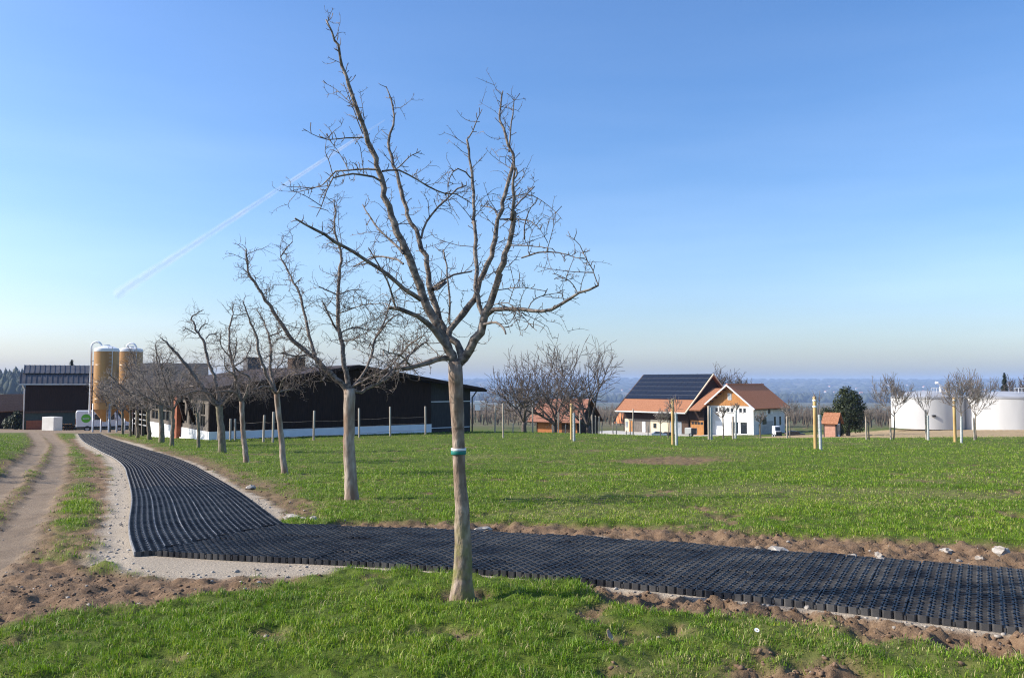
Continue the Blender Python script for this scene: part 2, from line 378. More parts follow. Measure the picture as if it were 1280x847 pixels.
SOIL_L = [gp(*p) for p in [(-120, 720), (20, 702), (110, 705), (170, 714), (300, 720), (370, 718), (330, 735), (240, 752), (0, 775), (-120, 790)]]
SOIL_STRIP = [gp(*p) for p in [(84, 548), (112, 580), (118, 620), (112, 660), (100, 690), (140, 700), (150, 640), (146, 590), (105, 548)]]
SOIL_B = [gp(*p) for p in [(930, 838), (1000, 826), (1060, 832), (1090, 856), (1000, 880), (900, 870)]]
MOUND = [gp(*p) for p in [(755, 577), (820, 570), (900, 571), (925, 576), (860, 581), (790, 581)]]
WORN = [gp(*p) for p in [(700, 628), (800, 612), (930, 606), (1100, 612), (1290, 618), (1290, 632), (1050, 620), (850, 622), (740, 640)]]
PATCH = [gp(*p) for p in [(640, 645), (690, 634), (760, 636), (740, 648), (680, 652)]]
BROWN_F = [(19, 70), (26, 64), (33, 62.5), (48, 61), (60, 62), (95, 70), (110, 95), (80, 140), (40, 112), (24, 84)]
YARD = [(-65, 84), (-46, 80), (-30, 76), (-30, 92), (-40, 120), (-80, 112)]
TREE_FEET = [gp(578, 748) + (.30,), gp(440, 626) + (.42,), gp(356, 593) + (.42,), gp(308, 578) + (.5,), gp(278, 566) + (.6,)]
def masks(x, y):
    x = np.asarray(x, float); y = np.asarray(y, float)
    n1 = fbm(x, y, .9, 4) - .5; n2 = fbm(x + 40, y - 13, .22, 3) - .5; n3 = fbm(x - 90, y + 31, 4.0, 3) - .5
    e = n1 * .7 + n2 * .35
    dl, Ll, sl = seg_dist(x, y, LEFT_C)
    u, v = right_uv(x, y)
    inr = np.maximum(np.maximum(-u - .0, u - RLEN), np.maximum(-v, v - RWID))      # signed distance outside the right arm
    dpath = np.minimum(dl - LW, inr)
    path = sstep(.05, -.03, dpath)
    soil = np.zeros(x.shape); gravel = np.zeros(x.shape); worn = np.zeros(x.shape)
    # soil along the far side of the right arm, wider to the right
    wfar = .5 + .165 * np.clip(u, 0, 14)
    far = (v > RWID - .1) & (u > .6)
    soil = np.maximum(soil, np.where(far, sstep(.22, -.12, v - RWID - wfar + e * .75), 0))
    # soil band on the near side, right half
    nearw = .80 * sstep(4.0, 5.2, u) - .42
    soil = np.maximum(soil, np.where(v < .1, sstep(.15, -.1, -v - nearw - .18 + e * .5), 0))
    # thin pale bedding edge
    gravel = np.maximum(gravel, np.where(u > .2, sstep(.06, 0, inr - .05 + n2 * .09), 0))
    gravel = np.maximum(gravel, np.where((v > RWID - .2) & (u > 2), sstep(.1, 0, v - RWID - .14 + n1 * .5) * .75, 0))
    # right side of the left arm
    side_r = (sl < 0) & (Ll > 2.5)
    gravel = np.maximum(gravel, np.where(side_r, sstep(.10, -.1, dl - LW - .22 + e * .5), 0))
    soil = np.maximum(soil, np.where(side_r, sstep(.5, -.4, dl - LW - .75 + e * 2.2) * .9, 0))
    # left side of the left arm
    gravel = np.maximum(gravel, np.where((sl > 0), sstep(.10, -.1, dl - LW - .25 + e * .5), 0))
    gravel = np.maximum(gravel, sstep(.12, -.12, poly_sd(x, y, GRAVEL) + e * .55))
    soil = np.maximum(soil, sstep(.25, -.2, poly_sd(x, y, SOIL_L) + e * 1.1))
    soil = np.maximum(soil, sstep(.3, -.25, poly_sd(x, y, SOIL_STRIP) + e * 1.6))
    soil = np.maximum(soil, sstep(.15, -.12, poly_sd(x, y, SOIL_B) + e * .6))
    soil = np.maximum(soil, sstep(.5, -.5, poly_sd(x, y, MOUND) + n3 * 2 + e * 1.6) * .85)
    worn = np.maximum(worn, sstep(.9, -.6, poly_sd(x, y, WORN) + n3 * 3 + e * 2) * .75)
    worn = np.maximum(worn, sstep(.6, -.4, poly_sd(x, y, PATCH) + e * 2) * .8)
    worn = np.maximum(worn, sstep(.12, .30, n3 + e * .35) * .5)
    n4 = fbm(x + 61, y + 17, .45, 3) - .5; n5 = fbm(x - 17, y * .8 + 3, 1.5, 3) - .5
    worn = np.maximum(worn, sstep(.12, .28, n4 + .35 * n5) * .65)
    bits = sstep(.17, .27, n4 * .8 + n2 * .35 + .35 * n5) * .85
    soil = np.maximum(soil, bits)
    for tx, ty, tr_ in TREE_FEET: soil = np.maximum(soil, sstep(tr_, tr_ * .45, np.hypot(x - tx, y - ty) + e * .25) * .8)
    brown = sstep(1.5, -1.5, poly_sd(x, y, BROWN_F) + n3 * 4)
    # farm track: two pale ruts, soil and thin grass between
    d1, _, _ = seg_dist(x, y, RUT_R); d2, _, _ = seg_dist(x, y, RUT_L)
    wr = .25 + .005 * np.clip(y - 30, 0, 60)
    rut = np.maximum(sstep(.14, -.1, d1 - wr + n1 * .25 + n2 * .12), sstep(.14, -.1, d2 - wr + n1 * .25 + n2 * .12))
    dm = np.minimum(d1, d2)
    soil = np.maximum(soil, sstep(.25, -.1, dm - wr - .16 + e * 1.0) * .9)
    yard = sstep(1.2, -.8, poly_sd(x, y, YARD) + n3 * 2 + n1)
    track = np.maximum(rut, yard)
    return dict(soil=soil, gravel=gravel, track=track, path=path, worn=worn, brown=brown, dpath=dpath, n1=n1, n2=n2, n3=n3, rut=rut, inr=inr, lump=np.where(v < .1, sstep(3.6, 5.0, u), 0) * soil + np.where(far, soil * .6, 0))
def relief(x, y, k):
    """small relief on top of the big terrain"""
    bare = np.clip(k['soil'] * (1 - k['gravel']), 0, 1) * (1 - k['track'])
    z = .03 * k['n3'] * 1.2 + .018 * k['n1']
    fine = fbm(x + 5, y + 8, .12, 4) - .5; mid = fbm(x - 3, y + 2, .42, 3) - .5
    z = z + bare * (.11 * fine + .075 * mid - .012)
    z = z + k['lump'] * (1 - k['gravel']) * (.10 * (np.abs(fbm(x + 11, y - 6, .13, 3) - .5) * 2 - .3) + .08 * fine)
    z = z + (1 - bare) * (1 - k['track']) * (1 - k['gravel']) * (.075 * fine + .05 * mid + .035 * (1 - k['worn']) )
    z = z + k['gravel'] * (.012 * fine - .01)
    z = z - k['rut'] * .05 + k['track'] * .02 * fine
    # turf lip: the far turf stands a little above the stripped soil
    off = np.clip((k['dpath'] - .02) / .12, 0, 1)
    return z * (.12 + .88 * off) - k['path'] * .004
def surf(x, y):
    k = masks(x, y); return gz_np(x, y) + relief(x, y, k), k

# ------------------------------------------------------------------ the ground sheet
def build_ground():
    t = [0.0]; 
    while t[-1] < 12: t.append(t[-1] + (.0030 if t[-1] < .80 else .003 + (t[-1] - .80) * .12))
    t = np.array([-v for v in t[:0:-1]] + t)
    ys = [-30, -12, -4, 0, 2, 3]; y = 3.4
    while y < 11800: ys.append(y); y += max(.036, (y) * .0062) if y < 110 else y * .03
    ys = np.array(ys)
    Y, T = np.meshgrid(ys, t, indexing='ij')
    X = T * (np.maximum(Y, 3) + 1.5)
    X = X * np.where(Y > 600, 1.0, 1.0)
    Z, k = surf(X.ravel(), Y.ravel())
    nr, nc = X.shape
    V = np.stack([X.ravel(), Y.ravel(), Z], 1)
    idx = np.arange(nr * nc).reshape(nr, nc)
    F = np.stack([idx[:-1, :-1], idx[:-1, 1:], idx[1:, 1:], idx[1:, :-1]], -1).reshape(-1, 4)
    me = mesh_np('ground', V, [F], True)
    for nm, arr in (('cover', np.stack([k['soil'], k['gravel'], k['track'], np.ones(len(Z))], 1)), ('cover2', np.stack([k['worn'], k['brown'], k['path'], np.ones(len(Z))], 1))):
        a = me.attributes.new(nm, 'FLOAT_COLOR', 'POINT'); a.data.foreach_set('color', np.ascontiguousarray(arr, np.float32).ravel())
    m, n, l, p = nmat('ground_cover'); p.inputs['Roughness'].default_value = .95; p.inputs['Specular IOR Level'].default_value = .15
    tcn = n.new("ShaderNodeTexCoord")
    def noise(sc, det=6, rough=.6):
        z = n.new("ShaderNodeTexNoise"); z.inputs['Scale'].default_value = sc; z.inputs['Detail'].default_value = det; z.inputs['Roughness'].default_value = rough
        l.new(tcn.outputs['Object'], z.inputs['Vector']); return z.outputs['Fac']
    def ramp(f, stops):
        r = n.new("ShaderNodeValToRGB"); e = r.color_ramp.elements
        while len(e) < len(stops): e.new(.5)
        for q, (po, c) in zip(e, stops): q.position = po; q.color = (*c, 1)
        l.new(f, r.inputs[0]); return r.outputs[0]
    def mix(f, a, b, mode='MIX'):
        x = n.new("ShaderNodeMixRGB"); x.blend_type = mode
        if hasattr(f, 'links'): l.new(f, x.inputs[0])
        else: x.inputs[0].default_value = f
        l.new(a, x.inputs[1]); l.new(b, x.inputs[2]); return x.outputs[0]
    def attr(nm):
        a = n.new("ShaderNodeAttribute"); a.attribute_name = nm; s = n.new("ShaderNodeSeparateColor"); l.new(a.outputs['Color'], s.inputs[0]); return s.outputs
    A = attr('cover'); B = attr('cover2')
    nf = noise(9, 8); nm_ = noise(1.3, 6); nb = noise(.22, 5); ng = noise(60, 4, .7); nfar = noise(.006, 6)
    grass = mix(nb, ramp(nf, [(.3, (.032, .045, .008)), (.7, (.10, .15, .014))]), ramp(nm_, [(.3, (.045, .075, .009)), (.7, (.14, .175, .026))]))
    wornc = ramp(nf, [(.3, (.085, .085, .03)), (.7, (.20, .185, .07))])
    soilc = mix(nm_, ramp(nf, [(.25, (.055, .033, .019)), (.45, (.155, .095, .055)), (.75, (.28, .19, .115))]), ramp(ng, [(.3, (.10, .062, .036)), (.7, (.30, .205, .125))]))
    gravc = mix(.35, ramp(ng, [(.25, (.20, .16, .115)), (.5, (.38, .32, .24)), (.75, (.58, .51, .40))]), ramp(nm_, [(.3, (.26, .21, .155)), (.7, (.46, .39, .30))]))
    trackc = mix(.5, ramp(nm_, [(.3, (.12, .083, .053)), (.5, (.225, .165, .11)), (.7, (.31, .24, .165))]), ramp(ng, [(.3, (.13, .095, .065)), (.7, (.32, .25, .175))]))
    brownc = ramp(nm_, [(.3, (.26, .185, .10)), (.5, (.40, .29, .165)), (.7, (.24, .20, .085))])
    farc = ramp(nfar, [(.36, (.03, .04, .022)), (.44, (.09, .10, .045)), (.52, (.14, .12, .075)), (.6, (.06, .075, .035)), (.66, (.16, .14, .10))])
    geo = n.new("ShaderNodeNewGeometry"); sx = n.new("ShaderNodeSeparateXYZ"); l.new(geo.outputs['Position'], sx.inputs[0])
    mr = n.new("ShaderNodeMapRange"); mr.inputs[1].default_value = 130; mr.inputs[2].default_value = 170; l.new(sx.outputs['Y'], mr.inputs[0])
    c = mix(B[0], grass, wornc); c = mix(B[1], c, brownc); c = mix(mr.outputs[0], c, farc)
    c = mix(A[0], c, soilc); c = mix(A[2], c, trackc); c = mix(A[1], c, gravc); c = mix(B[2], c, gravc)
    l.new(c, p.inputs['Base Color'])
    b = n.new("ShaderNodeBump"); b.inputs['Strength'].default_value = .7; b.inputs['Distance'].default_value = .03
    l.new(noise(38, 6, .7), b.inputs['Height']); l.new(b.outputs[0], p.inputs['Normal'])
    me.materials.append(m)
    o = bpy.data.objects.new('ground', me); COL.objects.link(o); tag(o, kind='structure')
    o['label'] = 'green field sloping away with bare soil, gravel edge and rutted farm track'
    return o
build_ground()

# ------------------------------------------------------------------ grass blades (stuff)
def build_grass():
    rng = np.random.default_rng(3)
    Vs = []; F4 = []; F3 = []; tint = []; off = 0
    bands = [(3.6, 6.8, 270000), (6.8, 9.5, 110000), (9.5, 14, 250000), (14, 22, 230000), (22, 38, 190000), (38, 68, 130000)]
    for y0, y1, N in bands:
        y = y0 + (y1 - y0) * rng.random(N) ** 1.0
        t = -.80 + 1.62 * rng.random(N); x = t * (y + .6)
        z, k = surf(x, y)
        bare = np.clip(np.maximum(np.maximum(k['soil'] * 1.05, k['gravel'] * 1.3), np.maximum(k['track'] * 1.3, k['path'] * 2)), 0, 1)
        clump = fbm(x + 3, y + 70, .38, 2); holes = fbm(x - 31, y + 7, .11, 2)
        dens = (1 - bare) ** 1.4 * (1 - .55 * k['worn']) * (1 - .8 * k['brown']) * np.clip(.4 + 1.8 * (clump - .22), .3, 1) * np.clip(.2 + 2.6 * (holes - .26), .14, 1)
        keep = (rng.random(N) < dens) & (k['dpath'] > .03)
        # the big barn's footprint stays free
        bx = (x + 17.8) * .81 + (y - 47.2) * .587; by = -(x + 17.8) * .587 + (y - 47.2) * .81
        keep &= ~((bx > -.1) & (bx < 18.6) & (by > 0) & (by < 22))
        x, y, z, clump, holes, worn = x[keep], y[keep], z[keep], clump[keep], holes[keep], k['worn'][keep]
        n = len(x); d = np.maximum(y, 4.)
        wdt = np.maximum(.0042, d * .00052) * (.7 + .6 * rng.random(n))
        hgt = (.020 + .050 * rng.random(n) ** 2.0) * (.05 + .75 * clump + 1.1 * holes) * np.clip(.72 + d / 60, .72, 1.35) * (1 - .45 * worn)
        a = rng.random(n) * 2 * math.pi; la = rng.random(n) * 2 * math.pi; ln = hgt * (.25 + .9 * rng.random(n))
        ux, uy = np.cos(a) * wdt / 2, np.sin(a) * wdt / 2; lx, ly = np.cos(la) * ln, np.sin(la) * ln
        zb = z - .008
        far = y0 >= 22
        if far:
            V = np.stack([np.stack([x - ux, y - uy, zb], 1), np.stack([x + ux, y + uy, zb], 1), np.stack([x + lx, y + ly, z + hgt], 1)], 1)
            i = np.arange(n) * 3 + off; F3.append(np.stack([i, i + 1, i + 2], 1)); kk = 3
        else:
            mxx, myy = x + lx * .35, y + ly * .35; mz = z + hgt * .62
            V = np.stack([np.stack([x - ux, y - uy, zb], 1), np.stack([x + ux, y + uy, zb], 1), np.stack([mxx + ux * .8, myy + uy * .8, mz], 1), np.stack([mxx - ux * .8, myy - uy * .8, mz], 1),
                          np.stack([x + lx, y + ly, z + hgt * (1 - .35 * rng.random(n))], 1)], 1)
            i = np.arange(n) * 5 + off; F4.append(np.stack([i, i + 1, i + 2, i + 3], 1)); F3.append(np.stack([i + 3, i + 2, i + 4], 1)); kk = 5
        Vs.append(V.reshape(-1, 3)); off += n * kk
        straw = (rng.random(n) < .03 + .12 * fbm(x + 8, y - 4, .8, 2) + .28 * worn)
        tv = np.where(straw, .78 + .22 * rng.random(n), .62 * rng.random(n) * (.25 + 1.25 * fbm(x - 20, y + 9, 1.1, 3)) + .05)
        tv = np.clip(tv * (.62 + .75 * holes), 0, 1); tint.append(np.repeat(tv, kk))
    me = mesh_np('grass', np.concatenate(Vs), [np.concatenate(F4), np.concatenate(F3)])
    a = me.attributes.new('tint', 'FLOAT', 'POINT'); a.data.foreach_set('value', np.concatenate(tint).astype(np.float32))
    m, n, l, p = nmat('grass_blade'); p.inputs['Roughness'].default_value = .55; p.inputs['Specular IOR Level'].default_value = .3
    at_ = n.new("ShaderNodeAttribute"); at_.attribute_name = 'tint'
    r = n.new("ShaderNodeValToRGB"); e = r.color_ramp.elements; e.new(.3); e.new(.6); e.new(.8)
    for q, (po, c) in zip(e, [(0, (.05, .11, .008)), (.25, (.125, .235, .011)), (.55, (.255, .395, .02)), (.78, (.36, .40, .05)), (1, (.52, .44, .22))]): q.position = po; q.color = (*c, 1)
    l.new(at_.outputs['Fac'], r.inputs[0]); l.new(r.outputs[0], p.inputs['Base Color'])
    tr = n.new("ShaderNodeBsdfTranslucent"); ms = n.new("ShaderNodeMixShader"); ms.inputs[0].default_value = .32
    l.new(r.outputs[0], tr.inputs[0]); l.new(p.outputs[0], ms.inputs[1]); l.new(tr.outputs[0], ms.inputs[2]); l.new(ms.outputs[0], n['Material Output'].inputs[0])
    me.materials.append(m)
    o = bpy.data.objects.new('grass', me); COL.objects.link(o); tag(o, 'short green meadow grass with straw coloured blades', 'grass', kind='stuff')
build_grass()

# ------------------------------------------------------------------ the black grid path
MAT_S, MAT_L = .305, .468          # strip width and length of one mat
def make_mat(seam=.0535):
    b = MB(); nx, ny = 4, 6; cx, cy = MAT_S / nx, MAT_L / ny; h = .045; w = .0075; g = .004
    for i in range(nx):
        for j in range(ny):
            x0, x1 = -MAT_S / 2 + i * cx + g, -MAT_S / 2 + (i + 1) * cx - g; y0, y1 = j * cy + g, (j + 1) * cy - g
            c = .012
            def ring(x0, x1, y0, y1, c, z): return [(x0 + c, y0, z), (x1 - c, y0, z), (x1, y0 + c, z), (x1, y1 - c, z), (x1 - c, y1, z), (x0 + c, y1, z), (x0, y1 - c, z), (x0, y0 + c, z)]
            zt = h + (.004 if (i + j) % 2 else 0)
            o = ring(x0, x1, y0, y1, c, -.02); ot = ring(x0, x1, y0, y1, c, zt); it = ring(x0 + w, x1 - w, y0 + w, y1 - w, c, zt); ib = ring(x0 + w, x1 - w, y0 + w, y1 - w, c, .004)
            v = o + ot + it + ib; f = []
            for a in range(3):
                for q in range(8): f.append((a * 8 + q, a * 8 + (q + 1) % 8, a * 8 + 8 + (q + 1) % 8, a * 8 + 8 + q))
            b.add(v, f, 0)
    # connecting tabs between the cells and the paler dusty edge strip along one long side
    for i in range(1, nx):
        for j in range(ny): b.box(-MAT_S / 2 + i * cx - g, -MAT_S / 2 + i * cx + g, (j + .35) * cy, (j + .65) * cy, .03, .044, 0)
    if seam > .04:
        for i in range(1, nx): b.box(-MAT_S / 2 + i * cx - .003, -MAT_S / 2 + i * cx + .003, .004, MAT_L - .004, .0, .0445, 2)
    for j in range(ny): b.box(-MAT_S / 2 - .007, -MAT_S / 2 + .007, (j + .06) * cy, (j + .94) * cy, .0, min(seam, .0485), 1)
    return b
def build_path():
    # bedding slab of the path is the setting piece; the mats are its parts
    bed = MB()
    P = LEFT_C
    for arm in (0,):
        for i in range(len(P) - 1):
            pass
    rows = []
    Ls = [np.array(p) for p in LEFT_C]
    cum = [0.]
    for a, b_ in zip(Ls[:-1], Ls[1:]): cum.append(cum[-1] + np.linalg.norm(b_ - a))
    cum = np.array(cum); LA = np.array(Ls)
    def along(s):
        x = np.interp(s, cum, LA[:, 0]); y = np.interp(s, cum, LA[:, 1])
        x2 = np.interp(s + .4, cum, LA[:, 0]); y2 = np.interp(s + .4, cum, LA[:, 1]); x1 = np.interp(s - .4, cum, LA[:, 0]); y1 = np.interp(s - .4, cum, LA[:, 1])
        d = np.array([x2 - x1, y2 - y1]); d /= np.linalg.norm(d); return np.array([x, y]), d
    total = cum[-1]
    V = []; F = []
    ss = np.arange(2.9, total, .5)
    for s in ss:
        c, d = along(s); nrm = np.array([d[1], -d[0]])
        for o_ in (-LW + .02, LW - .02):
            q = c + nrm * o_; V.append((q[0], q[1], gz(q[0], q[1]) + .003))
    for i in range(len(ss) - 1): F.append((2 * i, 2 * i + 1, 2 * i + 3, 2 * i + 2))
    bed.add(V, F)
    V = []; F = []; us = np.arange(.03, RLEN + .1, .5)
    for u in us:
        for v in (.02, RWID - .02):
            p_, d_, n_ = right_pt(u); q = p_ + n_ * v; V.append((q.x, q.y, gz(q.x, q.y) + .0065))
    for i in range(len(us) - 1): F.append((2 * i, 2 * i + 2, 2 * i + 3, 2 * i + 1)[::1])
    bed.add(V, F)
    root = bed.build('path', mat('path_bedding', (.14, .13, .12), (.26, .24, .21), 30, .95))
    tag(root, 'bed of a farm path laid with black plastic grid mats', kind='structure')
    proto = make_mat().build('grid_mat', [M['plastic'], M['dusty'], M['dusty_dim']], root); proto2 = make_mat(.03).build('grid_mat', [M['plastic'], M['plastic'], M['plastic']], root)
    rngl = random.Random(5)
    inst = []
    def place(x, y, ang, sx=1., sy=1., seg=1):
        jt = 1.0 if seg == 2 else .35
        nx, ny = -math.sin(ang), math.cos(ang)
        # tilt to follow the ground along the mat's length
        z0 = gz(x, y); z1 = gz(x + nx * MAT_L, y + ny * MAT_L); tilt = math.atan2(z1 - z0, MAT_L)
        inst.append((math.hypot(x, y), seg, Matrix.Translation((x, y, z0 + .004 + jt * rngl.uniform(-.004, .006))) @ Matrix.Rotation(ang + jt * rngl.uniform(-.007, .007), 4, 'Z') @ Matrix.Rotation(tilt + jt * rngl.uniform(-.012, .012), 4, 'X') @ Matrix.Rotation(jt * rngl.uniform(-.016, .016), 4, 'Y') @ Matrix.Diagonal((sx, sy, 1, 1))))
    # right arm: strips lie across the path
    u = MAT_S / 2
    while u < RLEN:
        p_, d_, n_ = right_pt(u); _, d0, _ = right_pt(u - .15); _, d1, _ = right_pt(u + .15)
        turn = math.atan2(d0.y, d0.x) - math.atan2(d1.y, d1.x)
        for j in range(5):
            q = p_ + n_ * (j * MAT_L); place(q.x, q.y, math.atan2(d_.y, d_.x), 1 + max(0, turn) * (j + .5) * MAT_L / MAT_S, 1, 2)
        u += MAT_S + .003
    # left arm: six strips run along the path, each starting at the end edge of the right arm
    for k in range(6):
        o_ = -LW + LW * 2 / 6 * (k + .5)
        s = 0.0
        while True:
            c, d = along(s); nrm = np.array([d[1], -d[0]]); q = c + nrm * o_
            uu, vv = [float(t_[0]) for t_ in right_uv(np.array([q[0]]), np.array([q[1]]))]
            if s > 6 or uu < -.06 or vv > RWID + .06: break
            s += .03
        while s < total - .6:
            c, d = along(s); c2, d2 = along(s + MAT_L); nrm = np.array([d[1], -d[0]]); n2 = np.array([d2[1], -d2[0]])
            q = c + nrm * o_; q2 = c2 + n2 * o_; e = q2 - q; L = float(np.linalg.norm(e))
            place(q[0], q[1], math.atan2(-e[0], e[1]), (LW * 2 / 6) / MAT_S, L / MAT_L)
            s += MAT_L
    inst.sort(key=lambda t: t[0])
    used = set()
    for i, (dd, sg_, mt) in enumerate(inst[:300]):
        pr = proto2 if sg_ == 2 else proto
        o = share(pr, root) if sg_ in used else pr
        used.add(sg_); o.parent = root; o.matrix_basis = mt
    # the rest of the mats, farther down the path, as one part
    pv = np.array([v.co[:] for v in proto.data.vertices]); pf = [list(p.vertices) for p in proto.data.polygons]; pm = [p.material_index for p in proto.data.polygons]
    A4 = np.array([f for f in pf]); pm = np.array(pm)
    allV = []; allF = []; allM = []
    pvh = np.concatenate([pv, np.ones((len(pv), 1))], 1)
    for i, (dd, sg_, mt) in enumerate(inst[300:]):
        allV.append((pvh @ np.array(mt).T)[:, :3]); allF.append(A4 + i * len(pv)); allM.append(pm)
    me = mesh_np('grid_mats', np.concatenate(allV), [np.concatenate(allF)])
    me.materials.append(M['plastic']); me.materials.append(M['dusty']); me.materials.append(M['dusty_dim']); me.polygons.foreach_set('material_index', np.concatenate(allM).astype(np.int32))
    o = bpy.data.objects.new('grid_mats', me); COL.objects.link(o); o.parent = root; tag(o, kind='stuff')
build_path()

# ------------------------------------------------------------------ bare trees
def cr(P, n, jit=0, rng=None):
    """resample a polyline of Vectors to n points with a smooth curve"""
    P = [Vector(p) for p in P]
    if len(P) == 2: P = [P[0], (P[0] + P[1]) / 2, P[1]]
    Q = [2 * P[0] - P[1]] + P + [2 * P[-1] - P[-2]]; L = [0]
    for a, b in zip(P[:-1], P[1:]): L.append(L[-1] + (b - a).length)
    out = []
    for i in range(n):
        s = L[-1] * i / (n - 1); j = 0
        while j < len(P) - 2 and s > L[j + 1]: j += 1
        t = (s - L[j]) / max(1e-6, L[j + 1] - L[j]); a, b, c, d = Q[j], Q[j + 1], Q[j + 2], Q[j + 3]
        p = .5 * (2 * b + (c - a) * t + (2 * a - 5 * b + 4 * c - d) * t * t + (3 * b - a - 3 * c + d) * t ** 3)
        if jit and 0 < i < n - 1: p = p + Vector((rng.gauss(0, jit), rng.gauss(0, jit), rng.gauss(0, jit)))
        out.append(p)
    return out
def rvec(rng):
    while True:
        v = Vector((rng.uniform(-1, 1), rng.uniform(-1, 1), rng.uniform(-1, 1)))
        if .1 < v.length < 1: return v.normalized()
def spurs(ts, pts, rad, rng, step, r, lmin, lmax):
    L = 0
    for a, b in zip(pts[:-1], pts[1:]):
        seg = (b - a).length; L += seg
        while L > step:
            L -= step * rng.uniform(.6, 1.5); t = rng.random(); p = a.lerp(b, t); tn = (b - a).normalized()
            d = rvec(rng); d = (d - tn * d.dot(tn)).normalized() * .9 + tn * .4 + Vector((0, 0, .35)); d.normalize()
            l = rng.uniform(lmin, lmax)
            q = p + d * l; ts.add([p, p.lerp(q, .6) + rvec(rng) * l * .12, q], [r, r * .8, r * (1.1 if rng.random() < .4 else .5)])
def twigs_on(ts, pts, rad, rng, step, lmin, lmax, r, start=.15, up=.25, lvl=2, droop=0.0, spur=None, bias=None):
    n = len(pts); acc = 0; tot = sum((b - a).length for a, b in zip(pts[:-1], pts[1:])); run = 0
    nxt = step * rng.uniform(.3, 1)
    for i in range(n - 1):
        a, b = pts[i], pts[i + 1]; seg = (b - a).length; tn = (b - a).normalized() if seg > 0 else Vector((0, 0, 1))
        while acc + seg > nxt:
            t = (nxt - acc) / seg; p = a.lerp(b, t); fr = (run + t * seg) / tot
            nxt += step * rng.uniform(.5, 1.5)
            if fr < start: continue
            d = rvec(rng); d = (d - tn * d.dot(tn)).normalized(); d = (d * .95 + tn * rng.uniform(.1, .7) + Vector((0, 0, up))).normalized()
            if bias: d = (d + Vector(bias)).normalized()
            l = rng.uniform(lmin, lmax) * (1.1 - .45 * fr); k = 5
            w = rvec(rng) * l * .28; q = [p]
            for j in range(1, k):
                s = j / (k - 1)
                q.append(p + d * l * s + w * math.sin(s * 2.6) + Vector((0, 0, (.22 * up - droop) * l * s * s)) + rvec(rng) * l * .025)
            r0 = min(r * rng.uniform(.75, 1.35), rad[i] * .8 + .001)
            rr = [r0 * (1 - .6 * j / (k - 1)) for j in range(k)]
            ts.add(q, rr)
            if spur: spurs(ts, q, rr, rng, spur, r * .65, l * .035 + .006, l * .09 + .015)
            if lvl > 1: twigs_on(ts, q, rr, rng, step * .95, lmin * .4, lmax * .5, r * .72, .2, up, lvl - 1, droop, spur)
        acc += seg; run += seg
def lin_r(n, r0, r1, p=.8, rng=None, knob=0):
    return [(r1 + (r0 - r1) * (1 - (i / (n - 1))) ** p) * (1 + (rng.uniform(-knob, knob) if rng else 0)) for i in range(n)]
def trunk_mesh(pts, rad, name, m, root, sides=12, base_flare=True):
    ts = Tubes(sides); ts.add(pts, rad); return ts.build(name, m, root, root.location)
def build_traced_tree(name, label, cat, base, trunk, trad, limbs, rng, dist, twig, group, mats, sides=8, knob=.12, limb_k=1.0, rp=.7):
    root = thing(name, label, cat, base, 0, group)
    n = 14; tp = cr(trunk, n, dist * .0004, rng)
    L = len(tp); tr = [np.interp(i / (n - 1), trad[0], trad[1]) * rng.uniform(.97, 1.03) for i in range(n)]
    tp[0] = tp[0] - Vector((0, 0, .06))
    trunk_mesh(tp, tr, 'trunk', mats[0], root, 14)
    tw = Tubes(3)
    for (P, r0, r1, tk) in limbs:
        ln = sum((b - a).length for a, b in zip(P[:-1], P[1:])); n = max(8, int(ln / (.075 if dist < 9 else .11))); r0 *= limb_k; r1 *= limb_k
        pts = cr(P, n, ln * .0035, rng); rad = lin_r(n, r0, r1, rp, rng, knob)
        pts.append(pts[-1] + (pts[-1] - pts[-2]).normalized() * r1 * .6); rad.append(r1 * .3)
        ts = Tubes(sides); ts.add(pts, rad); ts.build('limb', mats[1], root, root.location)
        twigs_on(tw, pts, rad, rng, twig['step'] / max(.2, tk), twig['lmin'], twig['lmax'], twig['r'], twig.get('start', .1), twig.get('up', .2), twig.get('lvl', 2), twig.get('droop', .05), twig.get('spur'), twig.get('bias'))
        spurs(tw, pts, rad, rng, twig.get('lspur', .09), twig['r'] * 1.15, .015 * dist ** .35, .05 * dist ** .35)
    o = tw.build('twigs', mats[2], root, root.location); o['kind'] = 'stuff'
    return root

TREE_GROUP = 'bare pear trees in a row beside the black path'
def C1(pts): return [(340 + x / 1.802, y / 1.802) for x, y in pts]
def C3(pts): return [(360 + x / 4.235, 220 + y / 4.235) for x, y in pts]
def C4(pts): return [(540 + x / 3.85, 260 + y / 3.85) for x, y in pts]
def C5(pts): return [(480 + x / 4.706, 340 + y / 4.706) for x, y in pts]
def C7(pts): return [(400 + x / 5.294, 360 + y / 5.294) for x, y in pts]
def C2b(pts): return [(540 + x / 4.236, 100 + y / 4.236) for x, y in pts]
def CA(pts): return [(360 + x / 3.685, 10 + y / 3.685) for x, y in pts]
def CT6(pts): return [(290 + x / 3.684, 290 + y / 3.684) for x, y in pts]
def C8(pts): return [(200 + x / 4.98, 370 + y / 4.98) for x, y in pts]
def lift(pts, d0, off0, off1, p=1.0):
    n = len(pts); return [at(q[0], q[1], d0 + off0 + (off1 - off0) * (i / (n - 1)) ** p) for i, q in enumerate(pts)]
